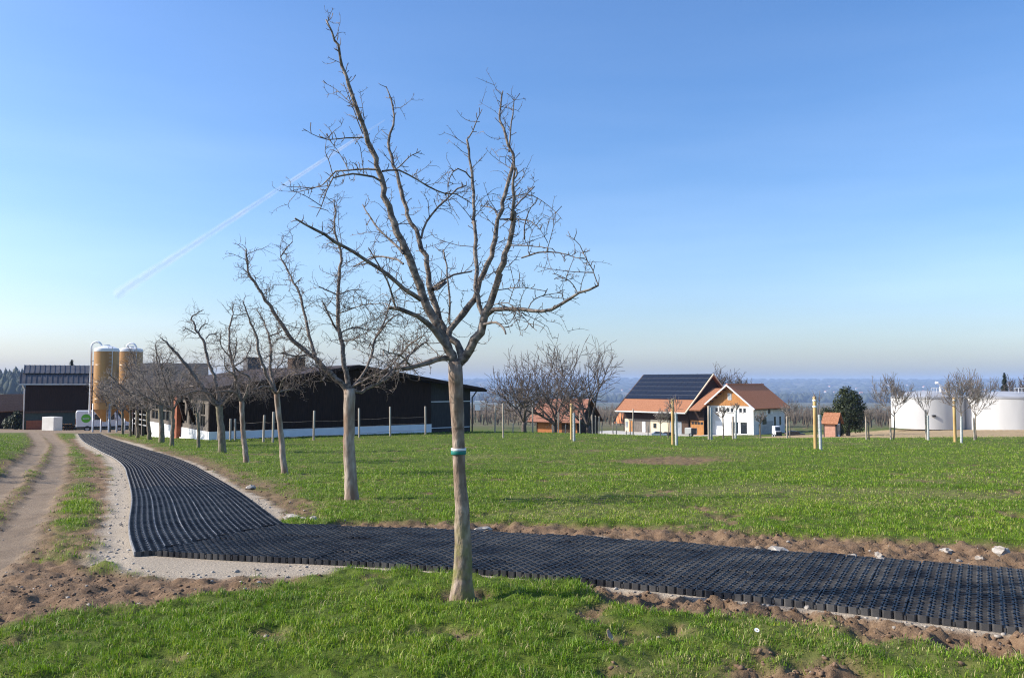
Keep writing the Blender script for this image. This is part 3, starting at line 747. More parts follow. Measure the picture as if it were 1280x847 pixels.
def main_tree():
    rng = random.Random(11)
    bx, by = gp(578, 749); d = by; base = Vector((bx, by, gz(bx, by)))
    trunk = [at(578, 750, d), at(579, 690, d), at(577.5, 640, d), at(575, 600, d), at(573.3, 562, d), at(571.5, 510, d), at(569.5, 470, d), at(569, 452, d)]
    trad = ([0, .03, .10, .28, .5, .7, .88, 1], [.118, .084, .076, .066, .051, .050, .060, .056])
    tr = lambda P, a, b, p=1.: lift(P, d, a, b, p)
    LB = [
        (tr(C1([(412, 822), (392, 775), (372, 740), (345, 680), (320, 620), (290, 550), (270, 490), (255, 440), (240, 375), (222, 335), (205, 295), (195, 255), (180, 210), (165, 170), (155, 130), (145, 95), (130, 65), (122, 45)]), 0, -.25), .050, .0085, 1.0),
        (tr(C1([(412, 818), (392, 765), (372, 700), (357, 650), (345, 580), (325, 530), (305, 480), (290, 420), (280, 385), (265, 340), (267, 300), (275, 260), (268, 230), (257, 195)]), .04, .45), .040, .0055, 1.0),
        (tr(C1([(335, 675), (310, 660), (280, 635), (240, 605), (210, 585), (175, 562), (150, 548), (120, 530), (85, 510), (52, 492)]), -.1, -.75), .026, .009, 1.0),
        (tr(C5([(410, 500), (330, 390), (270, 320), (220, 270), (150, 240), (90, 215), (30, 210)]), 0, -.35), .036, .017, 1.5),
        (tr(C3([(570, 700), (550, 620), (520, 540), (480, 470), (450, 420), (425, 380)]), -.35, -.55), .012, .005, 1.0),
        (tr(C3([(610, 412), (570, 360), (520, 320), (470, 265), (430, 210), (395, 150)]), -.12, .2), .014, .006, 1.0),
        (tr(C3([(610, 465), (570, 440), (510, 427), (450, 430), (390, 455), (350, 480)]), -.1, .3), .012, .006, 1.0),
        (tr(C7([(850, 462), (800, 465), (740, 482), (680, 502), (600, 525), (545, 530)]), 0, -.25), .034, .023, 1.2),
        (tr(C7([(545, 530), (490, 530), (440, 580), (380, 625)]), -.25, -.5), .014, .007, 1.6),
        (tr(C7([(560, 522), (590, 450), (640, 390), (700, 360)]), -.2, .1), .010, .004, 1.6),
        (tr(C7([(600, 520), (540, 450), (470, 430), (400, 400)]), -.2, -.6), .010, .004, 1.6),
        (tr(C1([(428, 812), (410, 770), (398, 748), (430, 710), (460, 665), (480, 610), (495, 565), (510, 500), (520, 450), (535, 400), (543, 365), (535, 330), (520, 290), (513, 260), (515, 230), (520, 205)]), 0, .5), .040, .0065, .9),
        (tr(C2b([(408, 380), (413, 320), (420, 240), (428, 180), (435, 103)]), .42, .5), .011, .005, .5),
        (tr(C5([(440, 540), (480, 480), (540, 400), (585, 300), (610, 220), (640, 140), (670, 50), (690, 0)]) + C4([(320, 310), (350, 230), (375, 160), (385, 80), (400, 0)]) + C2b([(420, 740), (430, 640), (430, 560), (432, 480), (434, 420)]), 0, -.3), .050, .007, 1.0),
        (tr(C4([(248, 560), (236, 500), (222, 430), (210, 370), (210, 250), (208, 150), (205, 50)]) + C2b([(228, 780), (225, 700), (215, 560), (210, 470), (200, 390), (185, 315)]), 0, .25), .026, .012, 1.0),
        (tr(C2b([(192, 310), (215, 270), (240, 210), (265, 155)]), .25, .3), .007, .004, .3),
        (tr(C4([(265, 512), (290, 492), (340, 486), (400, 487), (470, 492), (520, 500), (580, 480), (640, 450), (700, 415), (760, 390), (800, 372)]), -.05, -.5), .026, .010, 1.0),
        (tr(C4([(800, 372), (785, 330), (770, 290), (735, 230), (705, 165), (645, 130)]), -.5, -.45), .006, .003, .8),
        (tr(C4([(248, 560), (290, 550), (320, 555), (345, 580), (355, 605)]), -.1, -.3), .016, .010, .5),
        (tr(C3([(705, 330), (725, 260), (770, 190), (830, 130)]) + C2b([(40, 665), (70, 640), (120, 590), (180, 560)]), .2, .5), .014, .008, 1.0),
        (tr(C3([(765, 600), (800, 590), (830, 560)]) + C4([(0, 390), (50, 350), (110, 320), (190, 305)]), .05, .5), .020, .008, 1.0),
        (tr(C4([(85, 560), (85, 450), (75, 330), (65, 240), (55, 200)]), .15, .35), .012, .007, 1.0),
        (tr(CA([(432, 800), (400, 780), (330, 765), (270, 770), (215, 778), (195, 810), (172, 847)]) + C3([(200, 80), (180, 150), (150, 215)]), -.2, -.55), .012, .003, .8),
        (tr(CA([(412, 745), (350, 742), (280, 748), (215, 752), (200, 770), (140, 825), (40, 847)]) + C3([(60, 85), (0, 82)]), -.2, -.1), .011, .002, .6),
        (tr(CA([(345, 597), (300, 597), (250, 600), (180, 605), (120, 585), (70, 555)]), -.2, -.4), .008, .0022, .5),
        (tr(CA([(345, 580), (325, 530), (300, 460), (275, 400), (255, 345)]), -.22, -.3), .006, .003, .3),
        (tr(CA([(305, 445), (270, 420), (220, 375), (155, 338)]), -.22, -.1), .005, .002, .2),
        (tr(CA([(275, 742), (250, 690), (200, 620), (145, 560)]), -.4, -.3), .0045, .002, .2),
        (tr(CA([(435, 752), (465, 745), (500, 745), (560, 770), (620, 805), (680, 840)]) + C2b([(60, 600), (140, 610), (220, 660)]), -.15, .25), .011, .005, 1.0),
        (tr(CA([(495, 745), (530, 715), (560, 685), (610, 658)]), .4, .35), .007, .004, .5),
        (tr(C2b([(205, 520), (170, 480), (130, 470), (100, 500), (85, 560), (88, 640)]), .2, .0), .008, .003, .7),
        (tr(C2b([(360, 738), (420, 735), (480, 740), (535, 750), (570, 790), (595, 828)]), .25, .0), .009, .0025, .7),
        (tr(C2b([(430, 690), (460, 650), (500, 610), (542, 565)]), -.2, .1), .009, .006, .6),
        (tr(C2b([(395, 635), (440, 615), (500, 605), (560, 625), (645, 690), (690, 740)]), .3, .1), .007, .002, .6),
        (tr(C2b([(490, 845), (490, 780), (500, 730), (520, 680), (545, 650)]), -.1, -.1), .008, .004, .6),
        (tr(C2b([(345, 715), (330, 685), (300, 672), (260, 668)]), .3, .5), .009, .006, .5),
        (tr(C2b([(430, 530), (450, 500), (445, 465)]), -.2, -.2), .010, .008, .3),
        (tr(C4([(380, 180), (440, 180), (520, 188), (580, 195)]), -.2, -.4), .007, .004, 1.0),
        (tr(C4([(430, 240), (480, 225), (540, 210), (640, 220), (700, 240), (735, 240)]), -.3, -.5), .009, .003, 1.4),
        (tr(C4([(310, 395), (380, 385), (450, 385), (550, 400)]), -.1, -.3), .006, .003, .7),
        (tr(C4([(465, 480), (490, 440), (560, 415), (630, 405)]), -.2, -.1), .006, .003, .7),
        (tr(C4([(700, 410), (680, 370), (630, 330), (580, 315)]), -.4, -.4), .006, .003, .6),
        (tr(C4([(280, 470), (360, 455), (430, 510), (470, 560), (505, 590)]), -.1, -.5), .006, .003, 1.0),
    ]
    root = build_traced_tree('pear_tree', 'large bare pear tree in the foreground with a green and white band round its trunk', 'tree', base, trunk, trad, LB, rng, 6.5,
                             dict(step=.125, lmin=.07, lmax=.46, r=.0034, lvl=2, up=.2, droop=.05, spur=.042, lspur=.05), TREE_GROUP, (M['bark_main'], M['branch_near'], M['twig']), 9, .10, .75, .8)
    # tape band
    b = MB(); c = at(573.2, 564, d) - base
    b.lathe([(.0600, c.z - .022), (.0615, c.z - .02), (.0615, c.z + .006), (.0600, c.z + .008)], 20, (c.x, c.y), 0)
    b.lathe([(.0595, c.z + .009), (.0612, c.z + .010), (.0612, c.z + .026), (.0595, c.z + .027)], 20, (c.x, c.y), 1)
    b.build('tape_band', [M['tape_green'], M['tape_white']], root, smooth=True)
# trunk bark of the near tree: greenish lichen on the lower part (a stain of the bark itself)
def bark_main():
    m = mat('bark_main', (.16, .11, .08), (.43, .34, .265), 24, .9, 1.0, stretch=(1, 1, .45), c3=(.20, .13, .085), s3=5)
    n, l = m.node_tree.nodes, m.node_tree.links; p = n['Principled BSDF']; src = p.inputs['Base Color'].links[0].from_socket
    t = n.new("ShaderNodeTexCoord"); s = n.new("ShaderNodeSeparateXYZ"); l.new(t.outputs['Object'], s.inputs[0])
    mr = n.new("ShaderNodeMapRange"); mr.inputs[1].default_value = .75; mr.inputs[2].default_value = .35; l.new(s.outputs['Z'], mr.inputs[0])
    z = n.new("ShaderNodeTexNoise"); z.inputs['Scale'].default_value = 9; z.inputs['Detail'].default_value = 6; l.new(t.outputs['Object'], z.inputs['Vector'])
    r = n.new("ShaderNodeValToRGB"); r.color_ramp.elements[0].position = .38; r.color_ramp.elements[1].position = .62; l.new(z.outputs['Fac'], r.inputs[0])
    mu = n.new("ShaderNodeMath"); mu.operation = 'MULTIPLY'; l.new(mr.outputs[0], mu.inputs[0]); l.new(r.outputs[0], mu.inputs[1])
    mx = n.new("ShaderNodeMixRGB"); mx.inputs[2].default_value = (.20, .185, .06, 1); l.new(mu.outputs[0], mx.inputs[0]); l.new(src, mx.inputs[1]); l.new(mx.outputs[0], p.inputs['Base Color'])
    # dark horizontal bark rings
    w = n.new("ShaderNodeTexWave"); w.bands_direction = 'Z'; w.inputs['Scale'].default_value = 2.1; w.inputs['Distortion'].default_value = 14; w.inputs['Detail'].default_value = 3
    l.new(t.outputs['Object'], w.inputs['Vector'])
    rr = n.new("ShaderNodeValToRGB"); rr.color_ramp.elements[0].position = .0; rr.color_ramp.elements[0].color = (.45, .45, .45, 1); rr.color_ramp.elements[1].position = .12; l.new(w.outputs['Fac'], rr.inputs[0])
    m2 = n.new("ShaderNodeMixRGB"); m2.blend_type = 'MULTIPLY'; m2.inputs[0].default_value = .22; l.new(mx.outputs[0], m2.inputs[1]); l.new(rr.outputs[0], m2.inputs[2]); l.new(m2.outputs[0], p.inputs['Base Color'])
    return m
M['bark_main'] = bark_main()
main_tree()

def gen_limbs(rng, fork, d, Ht, lean, nl, r0):
    """open-centre pear crown leaning left: a leader and sweeping side limbs"""
    out = []
    for i in range(nl):
        if i == 0: az = rng.uniform(0, 6.28); el = R(82); ln = Ht
        else: az = 2 * math.pi * (i + rng.uniform(-.25, .25)) / (nl - 1); el = R(rng.uniform(28, 58)); ln = Ht * rng.uniform(.6, .95)
        dr = Vector((math.cos(az) * math.cos(el), math.sin(az) * math.cos(el), math.sin(el))) + Vector(lean) * (1 if i else .6); dr.normalize()
        P = [fork + Vector((0, 0, -.05))]
        cur = dr.copy()
        for j in range(6):
            cur = (cur + Vector((0, 0, .10)) + rvec(rng) * .16).normalized(); P.append(P[-1] + cur * ln / 6)
        out.append((P, r0 * (1 if i == 0 else rng.uniform(.65, .9)), r0 * .22, 1.0))
        # one or two side limbs
        for s in range(2 if i else 3):
            j = rng.randint(1, 4); a = P[j]; dd = (P[j + 1] - P[j]).normalized(); w = rvec(rng); w = (w - dd * w.dot(dd)).normalized()
            e = (w * .8 + dd * .5 + Vector((0, 0, .15))).normalized(); l2 = ln * rng.uniform(.22, .42)
            Q = [a]
            for q in range(4): e = (e + rvec(rng) * .22 + Vector((0, 0, .06))).normalized(); Q.append(Q[-1] + e * l2 / 4)
            out.append((Q, r0 * .38, r0 * .13, 1.0))
    return out
def row_trees():
    G = TREE_GROUP
    spec = [  # base px, trunk top px, label
        ((440, 626), (436.6, 489.5), 'second pear tree of the row, pale trunk and long limb reaching up to the left'),
        ((356, 593), (345.5, 491), 'third pear tree of the row, slim leaning trunk in front of the dark barn'),
        ((308, 578), (302, 502), 'fourth pear tree of the row, slim trunk in front of the barn fence posts'),
        ((278, 566), (273.5, 508), 'fifth pear tree of the row, thick trunk and one heavy limb leaning left'),
        ((247.6, 560), (246.5, 517), 'thin young tree of the row before the white barn plinth'),
        ((214.5, 558), (216, 512), 'pear tree of the row beside the rust red barn post'),
        ((202, 553), (200.5, 508), 'stout pear tree of the row at the left end of the white plinth'),
        ((187, 550), (185, 514), 'pear tree of the row with pale trunk just left of the white plinth'),
        ((172.5, 548), (172, 513), 'pear tree of the row before the second ochre silo, right one'),
        ((163, 546), (163, 515), 'pear tree of the row before the second ochre silo, left one'),
        ((153, 543), (153, 514), 'pear tree of the row between the two ochre silos'),
        ((137, 540), (136.5, 513), 'farthest pear tree of the row below the first ochre silo'),
    ]
    for i, (bp, tp, label) in enumerate(spec):
        rng = random.Random(100 + i)
        bx, by = gp(*bp); d = by; base = Vector((bx, by, gz(bx, by)))
        top = at(tp[0], tp[1], d); mid = base.lerp(top, .5) + Vector((rng.uniform(-.04, .04), 0, 0))
        trunk = [base, base.lerp(mid, .5) + Vector((rng.uniform(-.02, .02), 0, 0)), mid, mid.lerp(top, .5), top + Vector((0, 0, .05))]
        rb = [.112, .080, .086, .15, .075, .1, .15, .13, .115, .105, .12, .11][i]
        trad = ([0, .04, .12, .6, 1], [rb * 1.25, rb * 1.08, rb, rb * .84, rb * .88])
        tr = lambda P, a, b: lift(P, d, a, b)
        if i == 0:
            LB = [(tr(CT6([(540, 735), (520, 600), (503, 500), (488, 400), (490, 300), (492, 250)]) + C3([(270, 520), (285, 420), (270, 370), (250, 300), (245, 180), (245, 130)]), 0, .3), .055, .010, 1.),
                  (tr(CT6([(535, 740), (500, 690), (450, 650), (400, 600), (340, 545), (280, 500), (235, 440), (200, 380), (165, 330), (125, 260), (80, 200), (68, 140), (65, 75)]), 0, -.7), .062, .012, 1.),
                  (tr(CT6([(385, 585), (370, 530), (350, 460), (335, 380), (315, 300), (290, 240), (250, 170), (228, 125), (240, 90), (280, 45)]), -.2, .5), .036, .008, 1.),
                  (tr(C7([(200, 650), (260, 690), (330, 655), (430, 610), (480, 560), (560, 470), (640, 400), (720, 340)]), 0, .6), .036, .008, 1.),
                  (tr(C7([(215, 655), (250, 615), (300, 550), (345, 430), (370, 330), (410, 260), (440, 190), (470, 60)]), 0, .9), .036, .010, 1.),
                  (tr(C7([(370, 330), (420, 260), (460, 210), (520, 170)]), .4, .2), .022, .012, 1.),
                  (tr(C7([(220, 650), (330, 590), (450, 530), (540, 430), (620, 350), (700, 310)]), 0, -1.0), .026, .008, 1.),
                  (tr(C7([(125, 290), (90, 240), (60, 180), (20, 95)]), .1, -.1), .024, .016, .5),
                  (tr(C7([(130, 300), (190, 270), (250, 262), (310, 275), (370, 270)]), .1, .5), .018, .008, 1.),
                  (tr(C7([(150, 350), (220, 340), (330, 280)]), .1, -.5), .014, .006, 1.),
                  (tr(C7([(130, 165), (200, 140), (300, 110), (420, 100), (480, 130)]), .2, -.6), .013, .006, 1.),
                  (tr(C3([(270, 630), (220, 610), (165, 585)]), .1, -.3), .016, .011, .6), (tr(C3([(275, 625), (330, 605), (395, 600)]), .1, .5), .014, .008, .8),
                  (tr(CT6([(370, 560), (310, 572), (260, 565), (225, 555)]), -.2, -.6), .020, .013, 1.), (tr(CT6([(440, 650), (410, 690), (415, 660), (380, 610), (330, 640), (280, 620)]), -.2, -.9), .015, .006, 1.5),
                  (tr(CT6([(225, 455), (200, 470), (165, 480)]), -.4, -.6), .012, .006, 1.), (tr(CT6([(290, 240), (320, 210)]), .4, .5), .012, .008, .6)]
        elif i == 1:
            LB = [(tr(C8([(722, 605), (690, 545), (655, 480), (660, 470), (620, 370), (600, 260), (575, 190), (545, 110), (515, 30)]), 0, -.5), .05, .010, 1.),
                  (tr(C8([(722, 605), (700, 520), (688, 470), (690, 350), (680, 250), (655, 190), (640, 150), (600, 80)]), 0, .6), .046, .009, 1.),
                  (tr(C8([(722, 610), (740, 590), (760, 530), (800, 490), (850, 470)]), 0, -.6), .030, .010, 1.2), (tr(C8([(722, 610), (690, 570), (640, 560), (590, 580), (540, 590)]), 0, -1.0), .028, .008, 1.4),
                  (tr(C8([(735, 595), (770, 590), (820, 575), (860, 580)]), 0, .8), .024, .007, 1.3), (tr(C8([(680, 250), (720, 235), (760, 215)]), .3, .5), .022, .012, 1.), (tr(C8([(690, 520), (720, 460), (760, 410), (770, 350)]), .1, 1.), .026, .008, 1.2)]
        elif i == 2:
            LB = [(tr(C8([(512, 665), (490, 590), (470, 520), (455, 440), (440, 370), (432, 290), (432, 220), (448, 130), (460, 50)]), 0, .5), .055, .010, 1.),
                  (tr(C8([(512, 665), (560, 520), (530, 490), (490, 470), (455, 420), (475, 330), (480, 250)]), 0, -.5), .045, .010, 1.),
                  (tr(C8([(512, 665), (545, 600), (600, 565), (640, 500)]), 0, .9), .035, .010, 1.3), (tr(C8([(505, 660), (470, 600), (400, 590), (340, 600)]), 0, -1.), .035, .010, 1.4),
                  (tr(C8([(440, 380), (400, 340), (375, 290), (380, 220)]), .2, -.3), .026, .009, 1.), (tr(C8([(500, 650), (470, 560), (470, 500), (410, 450), (400, 380)]), 0, -1.2), .035, .01, 1.3), (tr(C8([(455, 440), (520, 400), (560, 330), (570, 280)]), .2, 1.), .026, .008, 1.2)]
        elif i == 3:
            LB = [(tr(C8([(375, 690), (330, 650), (290, 600), (230, 520), (180, 450), (120, 375), (60, 310), (10, 262)]), 0, -.6), .105, .025, .9),
                  (tr(C8([(375, 690), (355, 580), (335, 490), (310, 430), (290, 370), (270, 280), (230, 220), (212, 170), (195, 135), (235, 105), (270, 85)]), 0, .6), .085, .014, .9),
                  (tr(C8([(240, 225), (262, 185), (295, 170)]), .4, .6), .03, .016, 1.), (tr(C8([(225, 235), (190, 215), (145, 190)]), .4, .2), .026, .012, 1.), (tr(C8([(285, 265), (310, 240), (355, 235)]), .4, .8), .026, .012, 1.),
                  (tr(C8([(375, 690), (400, 620), (450, 560), (480, 480)]), 0, 1.), .05, .012, 1.2), (tr(C8([(370, 690), (420, 640), (480, 600), (540, 610)]), 0, -1.2), .045, .012, 1.3), (tr(C8([(360, 680), (300, 600), (220, 590), (130, 620)]), 0, -1.2), .045, .012, 1.3), (tr(C8([(330, 640), (260, 560), (200, 560), (110, 570)]), -.1, 1.2), .04, .012, 1.3)]
        elif i == 4:
            LB = gen_limbs(rng, top, d, 1.9, (-.1, 0, 0), 4, .03)
        else:
            LB = gen_limbs(rng, top, d, rng.uniform(3.6, 4.2) if i != 5 else 3.2, (-.28, 0, 0), 7, rb * .55)
        k = max(1.0, d / 22)
        tw = dict(step=[.052, .062, .068, .078, .13, .085, .09, .095, .10, .11, .125, .14][i], lmin=.14, lmax=[.6, .72, .78, .95, .7, .95, 1.0, 1.0, 1.05, 1.05, 1.1, 1.1][i], r=[.0056, .0066, .0078, .009, .009, .0105, .012, .013, .014, .015, .016, .018][i],
                  lvl=2, up=.15, droop=.06, spur=.10 if i < 3 else None, lspur=.10 if i < 4 else .25, start=.2)
        if i == 0: tw['lvl'] = 2; tw['bias'] = None
        build_traced_tree('pear_tree', label, 'tree', base, trunk, trad, LB, rng, max(9.5, d * .6), tw, G, (M['bark_near'] if i < 3 else M['bark'], M['branch_near'] if i < 3 else M['branch'], M['twig'] if i < 4 else M['twig_grey']), 7, .12, .82 if i == 0 else 1.0)
row_trees()
def left_row():
    src = sorted([o for o in bpy.data.objects if o.get('category') == 'tree' and o.name.startswith('pear_tree')], key=lambda o: o.location.y)
    labs = ['nearest bare pear tree beyond the left side of the farm track', 'second bare pear tree beyond the left side of the farm track', 'third bare pear tree beyond the left side of the farm track', 'fourth bare pear tree beyond the left side of the farm track']
    for i, (x, y) in enumerate([(-15.6, 14.0), (-17.6, 18.6), (-20.5, 23.5), (-24.5, 30.0)]):
        c = copy_tree(src[2 + i % 2]); c.location = (x, y, gz(x, y)); c.rotation_euler = (0, 0, 1.7 * i + .6); c['label'] = labs[i]; c['group'] = 'bare pear trees left of the farm track'
left_row()

def rec_tree(tl, tw, p, dr, ln, r, lvl, maxl, rng, upb=.12, spread=.75, rmin=.02, nseg=4, kids=(3, 4)):
    P = [p]; cur = dr.copy()
    for j in range(nseg): cur = (cur + rvec(rng) * .22 + Vector((0, 0, upb))).normalized(); P.append(P[-1] + cur * ln / nseg)
    rr = [max(rmin, r * (1 - .5 * j / nseg)) for j in range(nseg + 1)]
    (tl if lvl <= 1 else tw).add(P, rr)
    if lvl >= maxl: return
    for k in range(rng.randint(*kids)):
        j = rng.randint(1 if lvl else 2, nseg); dd = (P[j] - P[j - 1]).normalized(); w = rvec(rng); w = (w - dd * w.dot(dd)).normalized()
        rec_tree(tl, tw, P[j], (dd + w * spread * rng.uniform(.6, 1.3)).normalized(), ln * rng.uniform(.55, .82), r * .58, lvl + 1, maxl, rng, upb, spread, rmin, nseg, kids)
    rec_tree(tl, tw, P[-1], (cur + rvec(rng) * .25).normalized(), ln * .75, r * .6, lvl + 1, maxl, rng, upb, spread, rmin, nseg, kids)
def bare_tree(name, label, base, height, trunk_h, r, rng, maxl, rmin, mats, group=None, nl=5, spread=.8, upb=.1, cat='tree', lean=0, elv=(25, 75), root=None, kids=(3, 4)):
    if root is None: root = thing(name, label, cat, base, 0, group)
    o = Vector((0, 0, 0)); top = Vector((lean, 0, trunk_h)); t = Tubes(7)
    r *= .62 if cat == 'tree' and trunk_h < 3 and r < .1 else 1
    t.add(cr([o - Vector((0, 0, .1)), top * .5 + Vector((rng.uniform(-.05, .05), 0, 0)), top], 6), lin_r(6, r * 1.15, r * .75)); t.build('trunk', mats[0], root)
    tl, tw = Tubes(5), Tubes(3); ln = (height - trunk_h) * .42
    for i in range(nl):
        az = 2 * math.pi * (i + rng.uniform(-.3, .3)) / nl; el = R(rng.uniform(*elv)) if i else R(80)
        dr = Vector((math.cos(az) * math.cos(el), math.sin(az) * math.cos(el), math.sin(el)))
        rec_tree(tl, tw, top * rng.uniform(.9, 1), dr, ln * rng.uniform(.85, 1.1), r * .55, 0, maxl, rng, upb, spread, rmin, kids=kids)
    for ts, nm, m_ in ((tl, 'limbs', mats[1]), (tw, 'twigs', mats[2])):
        o = ts.build(nm, m_, root)
        if o: o['kind'] = 'stuff'
    return root

# ------------------------------------------------------------------ big dark barn
def big_barn():
    W, L, Zp, Ze, Zr = 18.4, 22.0, .74, 3.05, 4.5
    root = thing('dark_barn', 'long dark brown timber barn with white plinth and low brown roof', 'barn', (-17.8, 47.2, -1.92), math.atan2(.587, .81))
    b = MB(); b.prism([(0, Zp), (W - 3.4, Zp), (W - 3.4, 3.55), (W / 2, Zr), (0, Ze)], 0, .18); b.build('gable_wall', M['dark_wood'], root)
    b = MB(); b.prism([(W - 3.4, .0), (W, .0), (W, Ze + .12), (W - 3.4, 3.55 + .12)], .22, .4); b.build('annex_wall', M['grey_panel'], root)
    MB().box(W - 3.35, W - .05, .17, .219, 2.25, 2.31).build('rail', M['white_paint'], root)
    MB().box(W - 3.35, W - .05, .17, .219, .42, .47).build('rail', M['white_paint'], root)
    MB().box(-.02, W - 3.38, -.06, .2, -.6, Zp).build('plinth', M['white_paint'], root)
    MB().box(-.05, .2, .2, 16, -.6, Zp).build('plinth', M['white_paint'], root)
    MB().box(-.16, -.05, .3, 9, -.6, .12).build('plinth_step', M['concrete_light'], root)
    # sunlit long side: grey boards, openings, posts, and dark bars standing in for shadows
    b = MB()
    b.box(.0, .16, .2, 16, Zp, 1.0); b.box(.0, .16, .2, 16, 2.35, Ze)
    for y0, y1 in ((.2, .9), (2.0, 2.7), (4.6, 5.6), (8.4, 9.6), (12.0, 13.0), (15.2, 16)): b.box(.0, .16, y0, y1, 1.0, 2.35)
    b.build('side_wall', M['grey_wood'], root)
    for y0, y1 in ((.9, 2.0), (2.7, 4.6), (5.6, 8.4), (9.6, 12), (13, 15.2)):
        f = MB().box(.12, .15, y0, y1, 1.0, 2.35).build('window', M['glass'], root)
        m = MB()
        for t in (0, .5, 1): m.box(.03, .11, y0 + (y1 - y0 - .08) * t, y0 + (y1 - y0 - .08) * t + .08, 1.0, 2.35)
        m.box(.04, .1, y0 + .09, y1 - .09, 1.62, 1.7); m.build('frame', M['grey_wood'], f)
    MB().box(-.32, -.03, 6.3, 7.6, -.2, 2.75).build('sliding_door', M['rust'], root)
    for y in (3.2, 5.2):
        MB().bar((-.55, y, 2.9), (-.05, y + .1, 1.2), .2).build('shadow_bar', M['dark_wood'], root)  # dark diagonals modelled in place of shadows cast on the wall
    for y in (16.2, 18.5, 20.8): MB().box(.0, .22, y, y + .22, -.6, Ze).build('post', M['grey_wood'], root)
    for z in (.3, .7, 1.1): MB().box(.06, .14, 16.0, 21.8, z, z + .09).build('rail', M['alu'], root)
    # back and right walls, inner dark floor
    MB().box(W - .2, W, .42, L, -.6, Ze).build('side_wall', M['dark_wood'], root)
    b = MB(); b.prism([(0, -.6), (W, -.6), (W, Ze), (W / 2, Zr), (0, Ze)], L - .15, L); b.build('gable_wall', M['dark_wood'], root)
    # roof slopes with overhang
    s = (Zr - Ze) / (W / 2); ov = .75; oe = .7
    for sg in (-1, 1):
        xe = W / 2 + sg * (W / 2 + oe); ze = Zr - s * (W / 2 + oe) + .28; zr = Zr + .28
        q = [(W / 2, -ov, zr), (W / 2, L + .4, zr), (xe, L + .4, ze), (xe, -ov, ze)]
        if sg > 0: q = q[::-1]
        MB().slab(*q, .16).build('roof', M['tile_brown'], root)
        f = MB(); f.bar((W / 2, -ov - .03, zr - .16), (xe, -ov - .03, ze - .16), .14); f.build('verge_board', M['dark_wood'], root)
    g = Tubes(6); g.add([(W + oe + .05, -ov, Ze - .02), (W + oe + .05, L, Ze - .02)], [.08, .08]); g.build('gutter', M['metal_roof'], root)
    g = Tubes(6); g.add([(W + .45, .1, Ze - .1), (W + .1, .1, Ze - .5), (W + .1, .1, -.3)], [.05] * 3); g.build('downpipe', M['metal_roof'], root)
    for y, w, h in ((20.8, 1.15, 1.0), (10.4, 1.0, .75)):
        b = MB(); b.box(W / 2 - w / 2, W / 2 + w / 2, y - w / 2, y + w / 2, Zr, Zr + h + .2)
        v = b.build('roof_vent', [M['brown_wood'] if w != 1.15 else M['metal_roof']], root)
        MB().box(W / 2 - w * .58, W / 2 + w * .58, y - w * .58, y + w * .58, Zr + h + .2, Zr + h + .3).build('cap', M['metal_roof'], v)
    return root
big_barn()

def fence_posts():
    root = thing('wire_fence', 'post and wire fence in front of the dark barn', 'fence', (-9.0, 46, gz(-9, 46)))
    # px, top py, base py, distance
    posts = [(272, 528, 553, 46.2), (287.6, 523, 553, 45.6), (294, 523, 553, 45.2), (302, 522, 554, 44.5), (329, 518.6, 554.5, 42.5), (341, 514.5, 555, 42.0), (392, 513, 552, 44.5), (449, 510, 549, 46.5), (488, 508, 545.5, 48.5), (532, 507.6, 543.2, 50.5)]
    last = None
    for px, t, bq, d in posts:
        p = at(px, bq, d); z0 = min(p.z, gz(p.x, p.y)); top = at(px, t, d); ts = Tubes(6); lx = random.Random(px).uniform(-.05, .05)
        ts.add([(p.x, d, z0 - .15), (p.x + lx, d, top.z - .02), (p.x + lx, d, top.z)], [.065, .06, .05]); ts.build('post', M['stake_old'], root, root.location)
        if last is not None and px > 300:
            w = Tubes(3)
            for h in (.35, .75, 1.15):
                a = Vector((last[0], last[1], last[2] + h)); b2 = Vector((p.x, d, z0 + h)); m_ = (a + b2) / 2 - Vector((0, 0, .04)); w.add([a, m_, b2], [.008] * 3)
            w.build('wire', M['twig_grey'], root, root.location)
        last = (p.x, d, z0)
    return root
fence_posts()

